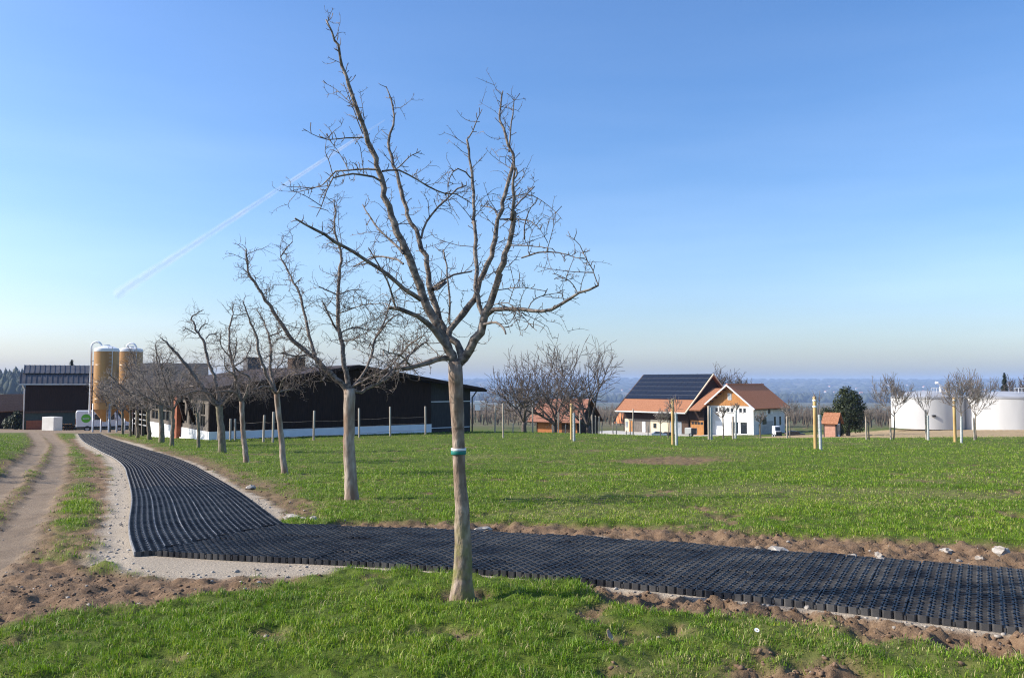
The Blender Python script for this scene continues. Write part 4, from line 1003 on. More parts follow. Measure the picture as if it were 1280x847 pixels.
# ------------------------------------------------------------------ tiled farm building behind the barn
def grey_roof_building():
    d = 84; a = onx(176, d); 
    root = thing('tiled_farm_building', 'farm building with a weathered grey tiled roof behind the row of trees', 'building', (-39.6, 86, -4.2), math.atan2(.40, .92))
    W, Dp, Ze, Zr = 6.3, 9.0, 4.2, 7.9
    b = MB(); b.prism([(0, 0), (Dp, 0), (Dp, Ze), (Dp / 2, Zr), (0, Ze)], 0, .2)
    # gable ends run along local y: build as boxes and prisms turned
    def gable(x0):
        m = MB(); v = [(x0, 0, -.6), (x0, Dp, -.6), (x0, Dp, Ze), (x0, Dp / 2, Zr), (x0, 0, Ze)]; v2 = [(x + .2, y, z) for x, y, z in v]
        m.add(v + v2, [(4, 3, 2, 1, 0), (5, 6, 7, 8, 9)] + [(i, (i + 1) % 5, (i + 1) % 5 + 5, i + 5) for i in range(5)]); return m
    gable(0).build('gable_wall', M['dark_wood'], root); gable(W - .2).build('gable_wall', M['dark_wood'], root)
    MB().box(.2, W - .2, 0, .2, -.6, Ze).build('front_wall', M['dark_wood'], root)
    MB().box(.2, W - .2, Dp - .2, Dp, -.6, Ze).build('back_wall', M['dark_wood'], root)
    sl = (Zr - Ze) / (Dp / 2)
    MB().slab((-.4, -.7, Ze - .7 * sl + .2), (W + .4, -.7, Ze - .7 * sl + .2), (W + .4, Dp / 2, Zr + .2), (-.4, Dp / 2, Zr + .2), .16).build('roof', M['tile_grey'], root)
    MB().slab((W + .4, Dp + .7, Ze - .7 * sl + .2), (-.4, Dp + .7, Ze - .7 * sl + .2), (-.4, Dp / 2, Zr + .2), (W + .4, Dp / 2, Zr + .2), .16).build('roof', M['tile_grey'], root)
    MB().box(-.4, W + .4, -.84, -.71, Ze - .75, Ze - .52).build('fascia', M['concrete_light'], root)
grey_roof_building()

# ------------------------------------------------------------------ shed with the metal roof, far left
def metal_shed():
    d = 104.0; A = at(30, 540, d)
    root = thing('metal_roofed_shed', 'tall dark shed with a two tier ribbed metal roof', 'shed', (A.x, A.y, A.z), R(29))
    W, Dp, Ze, Zr = 14.0, 8, 6.1, 8.75
    MB().box(0, W, .1, .3, 2.6, Ze + .2).build('front_wall', M['dark_wood'], root)
    MB().box(.02, W, .16, .3, -.5, 2.6).build('base_wall', M['dgreen'], root)
    MB().box(.2, 3.55, .02, .159, .1, 1.5).build('lower_panel', M['rust'], root)
    MB().box(.0, W, -.12, .099, 2.45, 2.72).build('beam', M['brown_wood'], root)
    MB().box(0, .2, .3, Dp, -.5, Ze).build('side_wall', M['dark_wood'], root); MB().box(W - .2, W, .3, Dp, -.5, Ze).build('side_wall', M['dark_wood'], root)
    MB().box(.2, W - .2, Dp - .2, Dp, -.5, Ze).build('back_wall', M['dark_wood'], root)
    hd = MB().box(7.6, 9.8, .02, .098, 3.0, 5.0).build('hatch_door', M['grey_panel'], root)
    MB().box(8.6, 8.8, -.03, .019, 3.9, 4.1).build('handle', M['alu'], hd)
    # two roof tiers with standing seams
    def tier(y0, z0, y1, z1, x0, x1, nm):
        m = MB(); m.slab((x0, y0, z0), (x1, y0, z0), (x1, y1, z1), (x0, y1, z1), .08)
        r = m.build(nm, M['metal_roof'], root)
        n = 25; q = MB()
        for i in range(n + 1):
            x = x0 + .05 + (x1 - x0 - .1) * i / n; q.bar((x, y0, z0 + .03), (x, y1, z1 + .03), .07)
        q.build('seam', M['metal_roof'], r)
    tier(-.9, Ze + .15, 1.2, Ze + 1.65, -.7, W + .3, 'roof_sheet'); tier(.75, Ze + 1.55, 3.2, Zr, -.35, W + .3, 'roof_sheet')
    MB().slab((W + .3, Dp + .6, Ze), (-.35, Dp + .6, Ze), (-.35, 3.2, Zr), (W + .3, 3.2, Zr), .08).build('roof_sheet', M['metal_roof'], root)
    MB().box(-.7, W + .3, -1.02, -.91, Ze + .0, Ze + .16).build('gutter', M['alu'], root)
    g = Tubes(6); g.add([(-.35, -.85, Ze), (-.1, -.05, Ze - .5), (-.1, -.05, -.3)], [.08] * 3); g.build('downpipe', M['white_paint'], root)
    # concrete box and wood pile in front
    q = MB().box(0, 2.05, 0, 1.2, -.4, 1.9).build('concrete_bunker', M['concrete_light'], None, None, bevel=.04); q.location = at(52, 540, 99.5); q.rotation_euler = (0, 0, R(-22)); tag(q, 'pale concrete block standing before the dark shed', 'bunker')
    lp = thing('log_pile', 'stack of cut logs between concrete block and white van', 'log pile', at(79, 539.5, 101), R(29)); rg = random.Random(4)
    for row in range(5):
        for i in range(7 - row // 2):
            t = Tubes(7); x = .22 * i + .11 * (row % 2) + rg.uniform(-.02, .02); z = .1 + row * .2
            t.add([(x, 0, z), (x, .8, z)], [.1 + rg.uniform(-.015, .015)] * 2); t.build('log', M['logs'], lp)
metal_shed()

# ------------------------------------------------------------------ silos
def silo(px0, px1, d, ytop, ycap, ybot, ycone, label, pipe_px):
    xl, xr = at(px0, 500, d).x, at(px1, 500, d).x; c = Vector(((xl + xr) / 2, d, 0)); r = (xr - xl) / 2
    zb = gz(c.x, d); root = thing('feed_silo', label, 'silo', (c.x, d, zb), 0, 'ochre feed silos')
    Z = lambda y: at(0, y, d).z - zb
    MB().lathe([(r, Z(ybot)), (r, Z(ycap))], 32, cap=False).build('barrel', M['silo'], root, smooth=True)
    MB().lathe([(r * 1.01, Z(ycap)), (r * 1.03, Z(ycap) + .06), (r * .98, Z(ycap) + .34), (r * .45, Z(ytop) - .05), (r * .25, Z(ytop)), (r * .25, Z(ytop) + .1)], 32).build('lid', M['white_paint'], root, smooth=True)
    MB().lathe([(.2, Z(ycone)), (r * .99, Z(ybot))], 32).build('cone', M['silo'], root, smooth=True)
    for k in range(3): MB().lathe([(r + .004, Z(ybot) + (k + .6) * (Z(ycap) - Z(ybot)) / 3.4), (r + .02, Z(ybot) + (k + .6) * (Z(ycap) - Z(ybot)) / 3.4 + .03), (r + .004, Z(ybot) + (k + .6) * (Z(ycap) - Z(ybot)) / 3.4 + .06)], 32, cap=False).build('hoop', M['silo'], root, smooth=True)
    for k in range(4):
        a = math.pi / 4 + k * math.pi / 2; t = Tubes(6); t.add([(r * .98 * math.cos(a), r * .98 * math.sin(a), -.3), (r * .98 * math.cos(a), r * .98 * math.sin(a), Z(ybot) + .6)], [.09] * 2); t.build('leg', M['alu'], root)
    px = at(pipe_px, 500, d).x - c.x; sg = -1 if px < 0 else 1
    t = Tubes(8); zt = Z(ytop) - .15
    P = [(px, -.3, Z(516.5)), (px, -.3, zt)] + [(px + (-sg) * (.5 - .5 * math.cos(u)) * 1.1, -.3, zt + .55 * math.sin(u)) for u in (math.pi * k / 8 for k in range(1, 9))]
    t.add(P, [.11] * len(P)); t.build('fill_pipe', M['white_paint'], root)
    for z in (Z(ybot) + 1, Z(ycap) - 1): MB().bar((px, -.3, z), (px * .7, -.2, z), .07).build('pipe_bracket', M['alu'], root)
    lad = MB()
    lx = r * .72; ly = -r * .78
    lad.bar((lx - .2, ly, 1), (lx - .2, ly, Z(ycap) + .5), .05); lad.bar((lx + .2, ly, 1), (lx + .2, ly, Z(ycap) + .5), .05)
    for k in range(18): z = 1.2 + k * (Z(ycap) - 1) / 18; lad.bar((lx - .2, ly, z), (lx + .2, ly, z), .035)
    lad.build('ladder', M['alu'], root)
silo(117.6, 146.2, 86, 432, 439.5, 511, 527, 'front ochre yellow feed silo with a white gooseneck pipe', 114.3)
silo(147.6, 176.0, 92, 433.5, 439.8, 511, 527, 'rear ochre feed silo partly hidden behind bare trees', 158)

# ------------------------------------------------------------------ vehicles
def wheels(root, xs, y0, y1, r, w=.22):
    for x in xs:
        for y in (y0, y1):
            wh = MB(); n = 18
            wh2 = bpy.data.objects.new('wheel', None)
            v = []; f = []
            for yy in (-w / 2, w / 2):
                for rr in (r, r * .62):
                    for i in range(n): a = 2 * math.pi * i / n; v.append((x + rr * math.cos(a), y + yy * (1 if rr == r else .9), r + rr * math.sin(a)))
            for i in range(n):
                j = (i + 1) % n
                f += [(i, j, 2 * n + j, 2 * n + i), (i, n + i, n + j, j), (2 * n + i, 2 * n + j, 3 * n + j, 3 * n + i)]
            t = wh.add(v, f).build('wheel', M['black'], root)
            m = MB()
            for yy in (-w * .43, w * .43):
                o = [(x + r * .62 * math.cos(2 * math.pi * i / n), y + yy, r + r * .62 * math.sin(2 * math.pi * i / n)) for i in range(n)]
                m.add(o, [tuple(range(n)) if yy < 0 else tuple(range(n - 1, -1, -1))])
            m.build('rim', M['alu'], t)
def body_loft(name, prof_sections, m, root, bevel=.05):
    """profile in x,z extruded over y with inset at the sides"""
    b = MB(); (poly, y0, y1) = prof_sections; b.prism(poly, y0, y1); return b.build(name, m, root, bevel=bevel, smooth=False)
def van():
    d = 97; A = at(94.2, 539.8, d)
    root = thing('parked_van', 'white panel van with a round green emblem parked in the farm yard', 'van', A, R(29))
    # x runs forward (to the right), y to the far side
    P = [(0.05, .42), (5.75, .38), (5.9, .75), (5.85, 1.05), (5.1, 1.22), (4.45, 2.2), (4.1, 2.5), (.12, 2.56), (0, 2.3)]
    body_loft('body', (P, 0, 1.95), M['white_paint'], root, .08)
    wheels(root, (1.25, 4.75), .1, 1.85, .36)
    MB().box(3.25, 4.2, -.014, .02, 1.42, 2.1).build('side_window', M['glass'], root)
    MB().box(2.0, 3.0, -.014, .02, 1.42, 2.1).build('side_window', M['glass'], root)
    w = MB(); w.slab((5.06, .15, 1.3), (5.06, 1.8, 1.3), (4.5, 1.75, 2.16), (4.5, .2, 2.16), .03); o = w.build('windscreen', M['glass'], root); o.location = (.05, 0, .04)
    MB().box(.02, 5.8, -.03, .02, .45, .62).build('side_skirt', M['black'], root)
    MB().box(5.8, 5.98, .1, 1.85, .4, .7).build('bumper', M['black'], root)
    for y in (.15, 1.5): MB().box(5.72, 5.9, y, y + .3, .8, 1.02).build('headlight', M['glass_light'], root)
    MB().box(-.03, .04, .08, .25, .9, 1.6).build('tail_light', M['rust'], root)
    MB().box(4.3, 4.5, -.24, -.03, 1.35, 1.65).build('mirror', M['black'], root)
    c = MB(); n = 28; v = [(1.1 + .52 * math.cos(2 * math.pi * i / n), -.022, 1.62 + .52 * math.sin(2 * math.pi * i / n)) for i in range(n)]; v2 = [(x, .01, z) for x, y, z in v]
    c.add(v + v2, [tuple(range(n))] + [(i + n, (i + 1) % n + n, (i + 1) % n, i) for i in range(n)]); em = c.build('emblem', M['green_mark'], root)
    t = Tubes(5); t.add([(.76 + .68 * i / 30, -.03, 1.6 + .09 * math.sin(i * 1.55) * (1.0 if i < 8 else .7)) for i in range(31)], [.026] * 31); t.build('white_script', M['white_paint'], em)
van()
def small_car(label, A, rz, m, cat='car', name='parked_car', s=1.0):
    A = Vector((A.x, A.y, max(A.z, gz(A.x + 1, A.y) + .02)))
    root = thing(name, label, cat, A, rz)
    P = [(0.0, .45), (.1, .28), (4.1, .28), (4.2, .5), (4.15, .78), (3.1, .92), (2.55, 1.4), (1.0, 1.45), (.35, 1.0), (.02, .9)]
    body_loft('body', ([(x * s, z * s) for x, z in P], 0, 1.72 * s), m, root, .07)
    wheels(root, (.8 * s, 3.35 * s), .12, 1.6 * s, .32 * s, .2)
    MB().add([(x * s, -.012, z * s) for x, z in [(.72, .98), (2.9, .95), (2.48, 1.33), (1.05, 1.37)]], [(0, 1, 2, 3)]).build('side_window', M['glass'], root)
    o = MB().slab((3.04 * s, .2, .98 * s), (3.04 * s, 1.5 * s, .98 * s), (2.6 * s, 1.45 * s, 1.36 * s), (2.6 * s, .25, 1.36 * s), .02).build('windscreen', M['glass'], root); o.location = (.05, 0, .03)
    for y in (.12, 1.3): MB().box(4.08 * s, 4.19 * s, y * s, (y + .28) * s, .6 * s, .76 * s).build('headlight', M['glass_light'], root)
    for y in (.1, 1.35): MB().box(-.02, .06, y * s, (y + .25) * s, .65 * s, .85 * s).build('tail_light', M['rust'], root)
    return root

# ------------------------------------------------------------------ farmhouse: solar barn, link and white house
BRZ = math.atan2(-.72, .695)
BX = Vector((.695, -.72, 0)); BY = Vector((.72, .695, 0))
def solar_barn():
    # local x: along the eave to the right; y: away; origin at the right end of the eave line, ground level
    E = at(856.6, 515.2, 133); zg = -7.05
    root = thing('farm_barn', 'barn with black solar panels on an orange tiled roof', 'barn', (E.x, E.y, zg), BRZ)
    L = 14.7; ze = E.z - zg; m = 8.6; zr = 3.17 - zg; sl = (zr - ze) / m; ov = 1.7; xo = .5
    # roof: front slope tiles, panels above, back slope
    MB().slab((-L, 0, ze), (0, 0, ze), (0, m, zr), (-L, m, zr), .22).build('roof', M['tile_orange'], root)
    MB().slab((0, 2 * m, ze), (-L, 2 * m, ze), (-L, m, zr), (0, m, zr), .22).build('roof', M['tile_orange'], root)
    pn = MB(); n_ = Vector((0, -sl, 1)).normalized(); u_ = Vector((0, 1, sl)).normalized()
    rows, cols = 6, 12; ya = m * .315; slope_len = (m - ya) * math.hypot(1, sl); ph = slope_len / rows; pw = (L - .1) / cols
    pr = None
    for i in range(rows):
        for j in range(cols):
            o3 = Vector((-L + .05 + j * pw, ya, ze + ya * sl)) + u_ * (i * ph) + n_ * .10
            if pr is None:
                b = MB(); b.box(.02, pw - .02, 0, ph - .10, -.04, 0, 0)
                b.box(.02, pw - .02, ph - .095, ph - .045, -.03, .004, 1)
                pr = b.build('solar_panel', [M['solar'], M['panel_rail']], root); o = pr
            else: o = share(pr, root)
            o.location = o3; o.rotation_euler = (math.atan(sl), 0, 0)
    MB().box(-L - .05, .05, -.12, -.01, ze - .24, ze - .02).build('gutter', M['concrete_light'], root)
    MB().bar((.06, -.02, ze - .06), (.06, m, zr - .06), .2).build('verge_board', M['cream'], root)
    MB().bar((.06, 2 * m, ze - .06), (.06, m, zr - .06), .2).build('verge_board', M['cream'], root)
    MB().bar((-L - .06, -.02, ze - .06), (-L - .06, m, zr - .06), .2).build('verge_board', M['brown_wood'], root)
    # gable walls
    for x0 in (-xo - .2, -L + xo):
        b = MB(); v = [(x0, ov, 0), (x0, 2 * m - ov, 0), (x0, 2 * m - ov, ze + ov * sl - .26), (x0, m, zr - .26), (x0, ov, ze + ov * sl - .26)]; v2 = [(x + .2, y, z) for x, y, z in v]
        b.add(v + v2, [(4, 3, 2, 1, 0), (5, 6, 7, 8, 9)] + [(i, (i + 1) % 5, (i + 1) % 5 + 5, i + 5) for i in range(5)]).build('gable_wall', M['dark_wood'], root)
    x0, x1 = -L + xo + .2, -xo - .2
    MB().box(x0, x1, ov, ov + .25, 2.35, ze + ov * sl - .3).build('upper_wall', M['dark_wood'], root)
    MB().box(x0, x1, 2 * m - ov - .2, 2 * m - ov, 0, ze).build('back_wall', M['brown_wood'], root)
    # ground floor bays: cream wall, orange door, slatted door, open bay
    def bay(a, b_, m_, nm): return MB().box(x0 + a, x0 + b_, ov + .04, ov + .24, -.2, 2.349).build(nm, m_, root)
    W_ = x1 - x0
    bay(0, 1.9, M['cream'], 'bay_wall'); d_ = MB().box(x0 + 1.0, x0 + 1.8, ov - .02, ov + .039, 0, 2.05).build('door', M['orange_wood'], root)
    MB().box(x0 + 1.66, x0 + 1.72, ov - .06, ov - .021, .95, 1.05).build('handle', M['alu'], d_)
    MB().box(x0 + .2, x0 + .7, ov - .01, ov + .039, .8, 1.8).build('window', M['glass_light'], root)
    b2 = bay(1.95, 5.6, M['grey_wood'], 'slatted_door')
    MB().box(x0 + 3.9, x0 + 4.6, ov - .03, ov + .039, .1, 1.9).build('frame', M['white_paint'], b2)
    bay(5.65, 9.6, M['cream'], 'bay_wall'); MB().box(x0 + 6.3, x0 + 6.9, ov - .01, ov + .039, .9, 1.7).build('window', M['glass'], root)
    bay(9.65, W_, M['brown_wood'], 'bay_wall'); MB().box(x0 + 9.8, x0 + 12.1, ov - .02, ov + .039, 0, 2.2).build('garage_opening', M['glass_light'], root)
    MB().box(x0 + 11.0, x0 + 11.12, ov - .06, ov - .021, 0, 2.2).build('post', M['white_paint'], root)
    # link with shallow tiled roof and an orange garage door
    Lk = 2.6; a0 = .0; yl = 1.2
    lk = thing('link_building', 'low link with orange tiled lean-to roof and orange garage door', 'building', (E.x, E.y, zg), BRZ)
    zt = .75 - zg; zb = -2.78 - zg
    MB().slab((.55, yl - 1.0, zb), (Lk + .1, yl - 1.0, zb), (Lk + .1, yl + 6.3, zt), (.55, yl + 6.3, zt), .18).build('roof', M['tile_orange'], lk)
    MB().box(-.3, Lk - .05, yl + .3, yl + .5, 2.5, zb + .35).build('front_wall', M['dark_wood'], lk)
    g = MB().box(.0, Lk - .1, yl + .32, yl + .45, 0, 2.499).build('garage_door', M['orange_wood'], lk)
    for k in range(4): MB().box(.2 + k * .58, .62 + k * .58, yl + .28, yl + .319, 1.85, 2.25).build('window', M['glass'], g)
    return E
E_b = solar_barn()
def white_house():
    zg = -6.9; C = Vector((32.4 + .9 * .15, 134 - .5, 0))
    root = thing('white_farmhouse', 'white farmhouse with orange boarded gable and red tiled roof', 'house', (C.x, C.y, zg), BRZ)
    W, Dp = 8.35, 10.2; ze = 4.85; rise = 3.25; zr = ze + rise; sl = rise / (W / 2)
    def wall(nm, m_, x0, x1, y0, y1, z0, z1, holes, par=root):
        """front facing wall in the xz plane with openings"""
        b = MB(); xs = sorted({x0, x1, *[h[0] for h in holes], *[h[1] for h in holes]}); zs = sorted({z0, z1, *[h[2] for h in holes], *[h[3] for h in holes]})
        for a, c in zip(xs[:-1], xs[1:]):
            for e, f in zip(zs[:-1], zs[1:]):
                if any(h[0] - 1e-6 <= a and c <= h[1] + 1e-6 and h[2] - 1e-6 <= e and f <= h[3] + 1e-6 for h in holes): continue
                b.box(a, c, y0, y1, e, f)
        return b.build(nm, m_, par)
    wins = [(1.35, 1.95, 3.75, 4.5), (2.15, 2.6, 3.75, 4.5), (3.6, 4.1, 3.75, 4.5), (4.3, 4.8, 3.75, 4.5), (5.8, 6.35, 3.75, 4.5), (6.55, 7.05, 3.75, 4.5)]
    big = (4.4, 7.2, .35, 2.25)
    wall('front_wall', M['white_wall'], 0, W, 0, .3, -.3, ze, wins + [big])
    for x0, x1, z0, z1 in wins + [big]:
        f = MB(); t = .06
        f.box(x0, x1, .08, .16, z0, z0 + t); f.box(x0, x1, .08, .16, z1 - t, z1); f.box(x0, x0 + t, .08, .16, z0 + t, z1 - t); f.box(x1 - t, x1, .08, .16, z0 + t, z1 - t)
        if x1 - x0 > 2: f.box((x0 + x1) / 2 - .2, (x0 + x1) / 2 + .2, .07, .17, z0 + t, z1 - t)
        w = f.build('window', M['white_paint'], root)
        MB().box(x0 + t, x1 - t, .12, .14, z0 + t, z1 - t).build('pane', M['glass'], w)
        MB().box(x0 - .05, x1 + .05, -.06, -.002, z0 - .09, z0 - .01).build('sill', M['concrete'], w)
    gd = MB().box(1.45, 3.9, -.035, -.003, .05, 2.3).build('garage_door', M['white_paint'], root)
    for k in range(1, 5): MB().box(1.45, 3.9, -.045, -.036, .05 + k * .45, .075 + k * .45).build('panel_joint', M['concrete_light'], gd)
    b = MB(); b.prism([(0, ze + .001), (W, ze + .001), (W / 2, zr - .02)], -.03, .27); b.build('gable_boarding', M['orange_wood'], root)
    w = MB().box(W / 2 - .32, W / 2 + .32, -.09, -.031, ze + .95, ze + 2.0).build('gable_window', M['white_paint'], root)
    MB().box(W / 2 - .24, W / 2 + .24, -.10, -.091, ze + 1.03, ze + 1.92).build('pane', M['glass_light'], w)
    MB().box(0, .3, .3, Dp, -.3, ze).build('left_wall', M['white_wall'], root)
    # right wall as boxes along y
    rw = MB(); hs = [(4.6, 5.4, 3.5, 4.5), (1.6, 2.2, .0, 2.0)]
    ys = [.3, 1.6, 2.2, 4.6, 5.4, Dp]; 
    for a, c in zip(ys[:-1], ys[1:]):
        cut = [h for h in hs if abs(h[0] - a) < 1e-6]
        if cut:
            if cut[0][2] > 0: rw.box(W - .3, W, a, c, -.3, cut[0][2])
            rw.box(W - .3, W, a, c, cut[0][3], ze)
        else: rw.box(W - .3, W, a, c, -.3, ze)
    rw.build('right_wall', M['white_wall'], root)
    MB().box(W - .16, W - .12, 4.6, 5.4, 3.5, 4.5).build('window', M['glass'], root)
    for y in (3.85, 5.45): MB().box(W + .002, W + .05, y, y + .7, 3.48, 4.52).build('shutter', M['white_paint'], root)
    MB().box(W - .16, W - .1, 1.6, 2.2, 0, 2.0).build('door', M['grey_panel'], root)
    MB().box(W + .002, W + .07, 2.5, 6.2, -.2, 2.35).build('concrete_base', M['concrete'], root)
    MB().box(W + .072, W + .13, 2.7, 3.9, 1.9, 2.9).build('window', M['glass'], root)
    for y in (6.6, 8.4): MB().box(W + .002, W + .06, y, y + .5, 1.6, 3.0).build('narrow_window', M['glass'], root)
    MB().box(.3, W - .3, Dp - .3, Dp, -.3, ze).build('back_wall', M['white_wall'], root)
    b = MB(); b.prism([(0, ze + .001), (W, ze + .001), (W / 2, zr - .02)], Dp - .27, Dp); b.build('gable_boarding', M['orange_wood'], root)
    oe, ov = .75, .9
    for sg in (-1, 1):
        xe = W / 2 + sg * (W / 2 + oe); zee = zr - sl * (W / 2 + oe) + .22; z2 = zr + .22
        q = [(W / 2, -ov, z2), (W / 2, Dp + .7, z2), (xe, Dp + .7, zee), (xe, -ov, zee)]
        if sg > 0: q = q[::-1]
        MB().slab(*q, .16).build('roof', M['tile_red'], root)
        MB().bar((W / 2, -ov - .05, z2 - .13), (xe, -ov - .05, zee - .13), .2).build('verge_board', M['white_paint'], root)
        MB().box(xe - .07, xe + .07, -ov, Dp + .7, zee - .28, zee - .17).build('gutter', M['brown_wood'], root)
    for k in range(6):
        for sg in (-1, 1):
            if k: MB().bar((W / 2 + sg * k * .8, -ov + .05, zr - sl * k * .8 - .08), (W / 2 + sg * k * .8, .0, zr - sl * k * .8 - .08), .16).build('purlin', M['brown_wood'], root)
    MB().box(W / 2 - .14, W / 2 + .14, -ov, Dp + .7, zr + .2, zr + .32).build('ridge_tiles', M['tile_red'], root)
    pt = MB().box(0.5, W + 2.2, -3.5, -.1, -.25, .03).build('patio', M['yard'], None); pt.location = root.location; pt.rotation_euler = root.rotation_euler; tag(pt, kind='structure')
    return root
white_house()
_y = MB().box(-17, 3, -5, 1.6, -.25, .02).build('farm_yard', M['yard'], None); _y.location = (E_b.x, E_b.y, -7.0); _y.rotation_euler = (0, 0, BRZ); tag(_y, kind='structure')
small_car('silver blue car parked before the solar roofed barn', at(814.5, 546.2, 124), R(-8), M['car_silver'], s=.56)
small_car('dark car in the shade behind the silver blue car', at(826, 546, 126), R(-25), M['car_dark'], s=.5)
small_car('dark pickup car parked right of the white farmhouse', at(983, 546.4, 112), R(-6), M['car_dark'], s=.62)
def trailer():
    A = at(856, 545.6, 126); A.z = max(A.z, gz(A.x, A.y) + .02); root = thing('box_trailer', 'small box trailer with pale side and dark end beside orange garage door', 'trailer', A, R(-20))
    MB().box(0, 1.0, 0, 1.3, .35, 1.35).build('box_front', M['concrete_light'], root, bevel=.03)
    MB().box(1.003, 1.75, .0, 1.3, .35, 1.3).build('box_rear', M['car_dark'], root, bevel=.03)
    MB().bar((-.6, .65, .4), (0, .65, .4), .08).build('drawbar', M['alu'], root)
    wheels(root, (.9,), .0, 1.3, .28, .18)
trailer()
def tractor():
    A = at(971, 546.5, 108); A.z = max(A.z, gz(A.x, A.y) + .02); root = thing('utility_vehicle', 'small white utility vehicle with black front beside the farmhouse', 'vehicle', A, R(-80))
    MB().prism([(-.6, .4), (.62, .4), (.62, .95), (.4, 1.0), (.3, 1.75), (-.55, 1.8), (-.6, 1.0)], -.5, .5).build('cab', M['white_paint'], root, bevel=.05)
    MB().box(.625, .72, -.46, .46, .3, .95).build('bumper', M['black'], root)
    o = MB().slab((.44, .4, 1.05), (.44, -.4, 1.05), (.34, -.38, 1.66), (.34, .38, 1.66), .03).build('windscreen', M['glass'], root); o.location = (.02, 0, .02)
    wheels(root, (-.35, .38), -.48, .48, .3, .2); root.scale = (.85, .85, .85)
    for y in (-.4, .22): MB().box(.60, .63, y, y + .18, .72, .88).build('headlight', M['glass_light'], root)
tractor()

# ------------------------------------------------------------------ small red-roofed barn among the bare trees
def orchard_barn():
    d = 96; A = at(672, 543.5, d); zg = A.z - .2
    root = thing('orchard_barn', 'small old barn with orange board wall and faded red tiled roof among bare trees', 'barn', (A.x, A.y, zg), R(-30))
    W, Dp, ze, zr = 5.2, 5.6, 2.2, 4.35; ov = .7; sl = (zr - ze) / (Dp / 2)
    MB().box(0, W, 0, .15, -.8, ze).build('front_wall', M['red_wood'], root)
    MB().box(W * .62, W * .95, -.05, -.003, 0, 1.6).build('gate', M['brown_wood'], root)
    for x0 in (-.15, W):
        b = MB(); v = [(x0, 0, -.4), (x0, Dp, -.4), (x0, Dp, ze), (x0, Dp / 2, zr), (x0, 0, ze)]; v2 = [(x + .15, y, z) for x, y, z in v]
        b.add(v + v2, [(4, 3, 2, 1, 0), (5, 6, 7, 8, 9)] + [(i, (i + 1) % 5, (i + 1) % 5 + 5, i + 5) for i in range(5)]).build('gable_wall', M['dark_wood'], root)
    MB().box(0, W, Dp - .15, Dp, -.4, ze).build('back_wall', M['dark_wood'], root)
    MB().slab((-1.1, -ov, ze - ov * sl + .15), (W + .6, -ov, ze - ov * sl + .15), (W + .6, Dp / 2, zr + .15), (-1.1, Dp / 2, zr + .15), .12).build('roof', M['tile_old'], root)
    MB().slab((W + .6, Dp + ov, ze - ov * sl + .15), (-1.1, Dp + ov, ze - ov * sl + .15), (-1.1, Dp / 2, zr + .15), (W + .6, Dp / 2, zr + .15), .12).build('roof', M['tile_old'], root)
orchard_barn()
def big_bare_trees():
    mats = (M['twig_dark'], M['twig_dark'], M['twig_dark'])
    for i, (px, d, top, lab, s) in enumerate([(655, 80, 458, 'bare tree with dark trunk left of the small orchard barn', 4), (694, 84, 436, 'tall bare tree in front of the small orchard barn', 9), (735, 82, 435, 'wide bare tree at the right end of the small orchard barn', 14)]):
        p = onx(px, d); zt = at(px, top, d).z - p.z; rng = random.Random(40 + s)
        bare_tree('bare_tree', lab, p, zt * 1.0, 1.2, .26, rng, 4, .02, mats, 'bare trees round the orchard barn', nl=5, spread=1.0, upb=.04, elv=(22, 62), kids=(2, 3))
    for i, (px, d, top, lab) in enumerate([(897, 158, 457, 'bare tree top showing above the solar barn ridge'), (925, 160, 463, 'bare tree top showing behind the red farmhouse roof')]):
        p = onx(px, d); zt = at(px, top, d).z - p.z
        bare_tree('bare_tree', lab, p, zt, 5, .3, random.Random(60 + i), 3, .035, mats, None, nl=5, spread=.9, upb=.05, elv=(30, 70))
    p = onx(1282, 150); bare_tree('bare_tree', 'bare tree behind the right storage tank', p, at(1282, 468, 150).z - p.z, 4, .3, random.Random(71), 3, .035, mats, None, nl=5, spread=.9)
big_bare_trees()

# ------------------------------------------------------------------ stakes, saplings, posts in the field
def stake_thing(px, top, bot, label, m, w=.085, lean=0., tie=False, d=None, name='wooden_stake', cat='stake', group=None):
    if d is None: x, y = gp(px, bot)
    else: v = onx(px, d); x, y = v.x, v.y
    z = gz(x, y); zt = at(px, top, y).z
    root = thing(name, label, cat, (x, y, z), 0, group)
    t = Tubes(9); h = zt - z; t.add([(0, 0, -.2), (lean * .5, 0, h * .5), (lean, 0, h - .02), (lean, 0, h)], [w, w * .97, w * .95, w * .6]); t.build('pole', m, root)
    if tie:
        b = MB(); b.lathe([(w * 1.06, h - .22), (w * 1.2, h - .19), (w * 1.06, h - .15)], 12, (lean, 0)); b.bar((lean, -.02, h - .18), (lean + .2, -.02, h - .3), .03); b.build('tie', M['tape_white'], root)
        b = MB(); b.lathe([(w * 1.06, h - .5), (w * 1.2, h - .47), (w * 1.06, h - .43)], 12, (lean, 0)); b.build('tie', M['tape_white'], root)
    return root
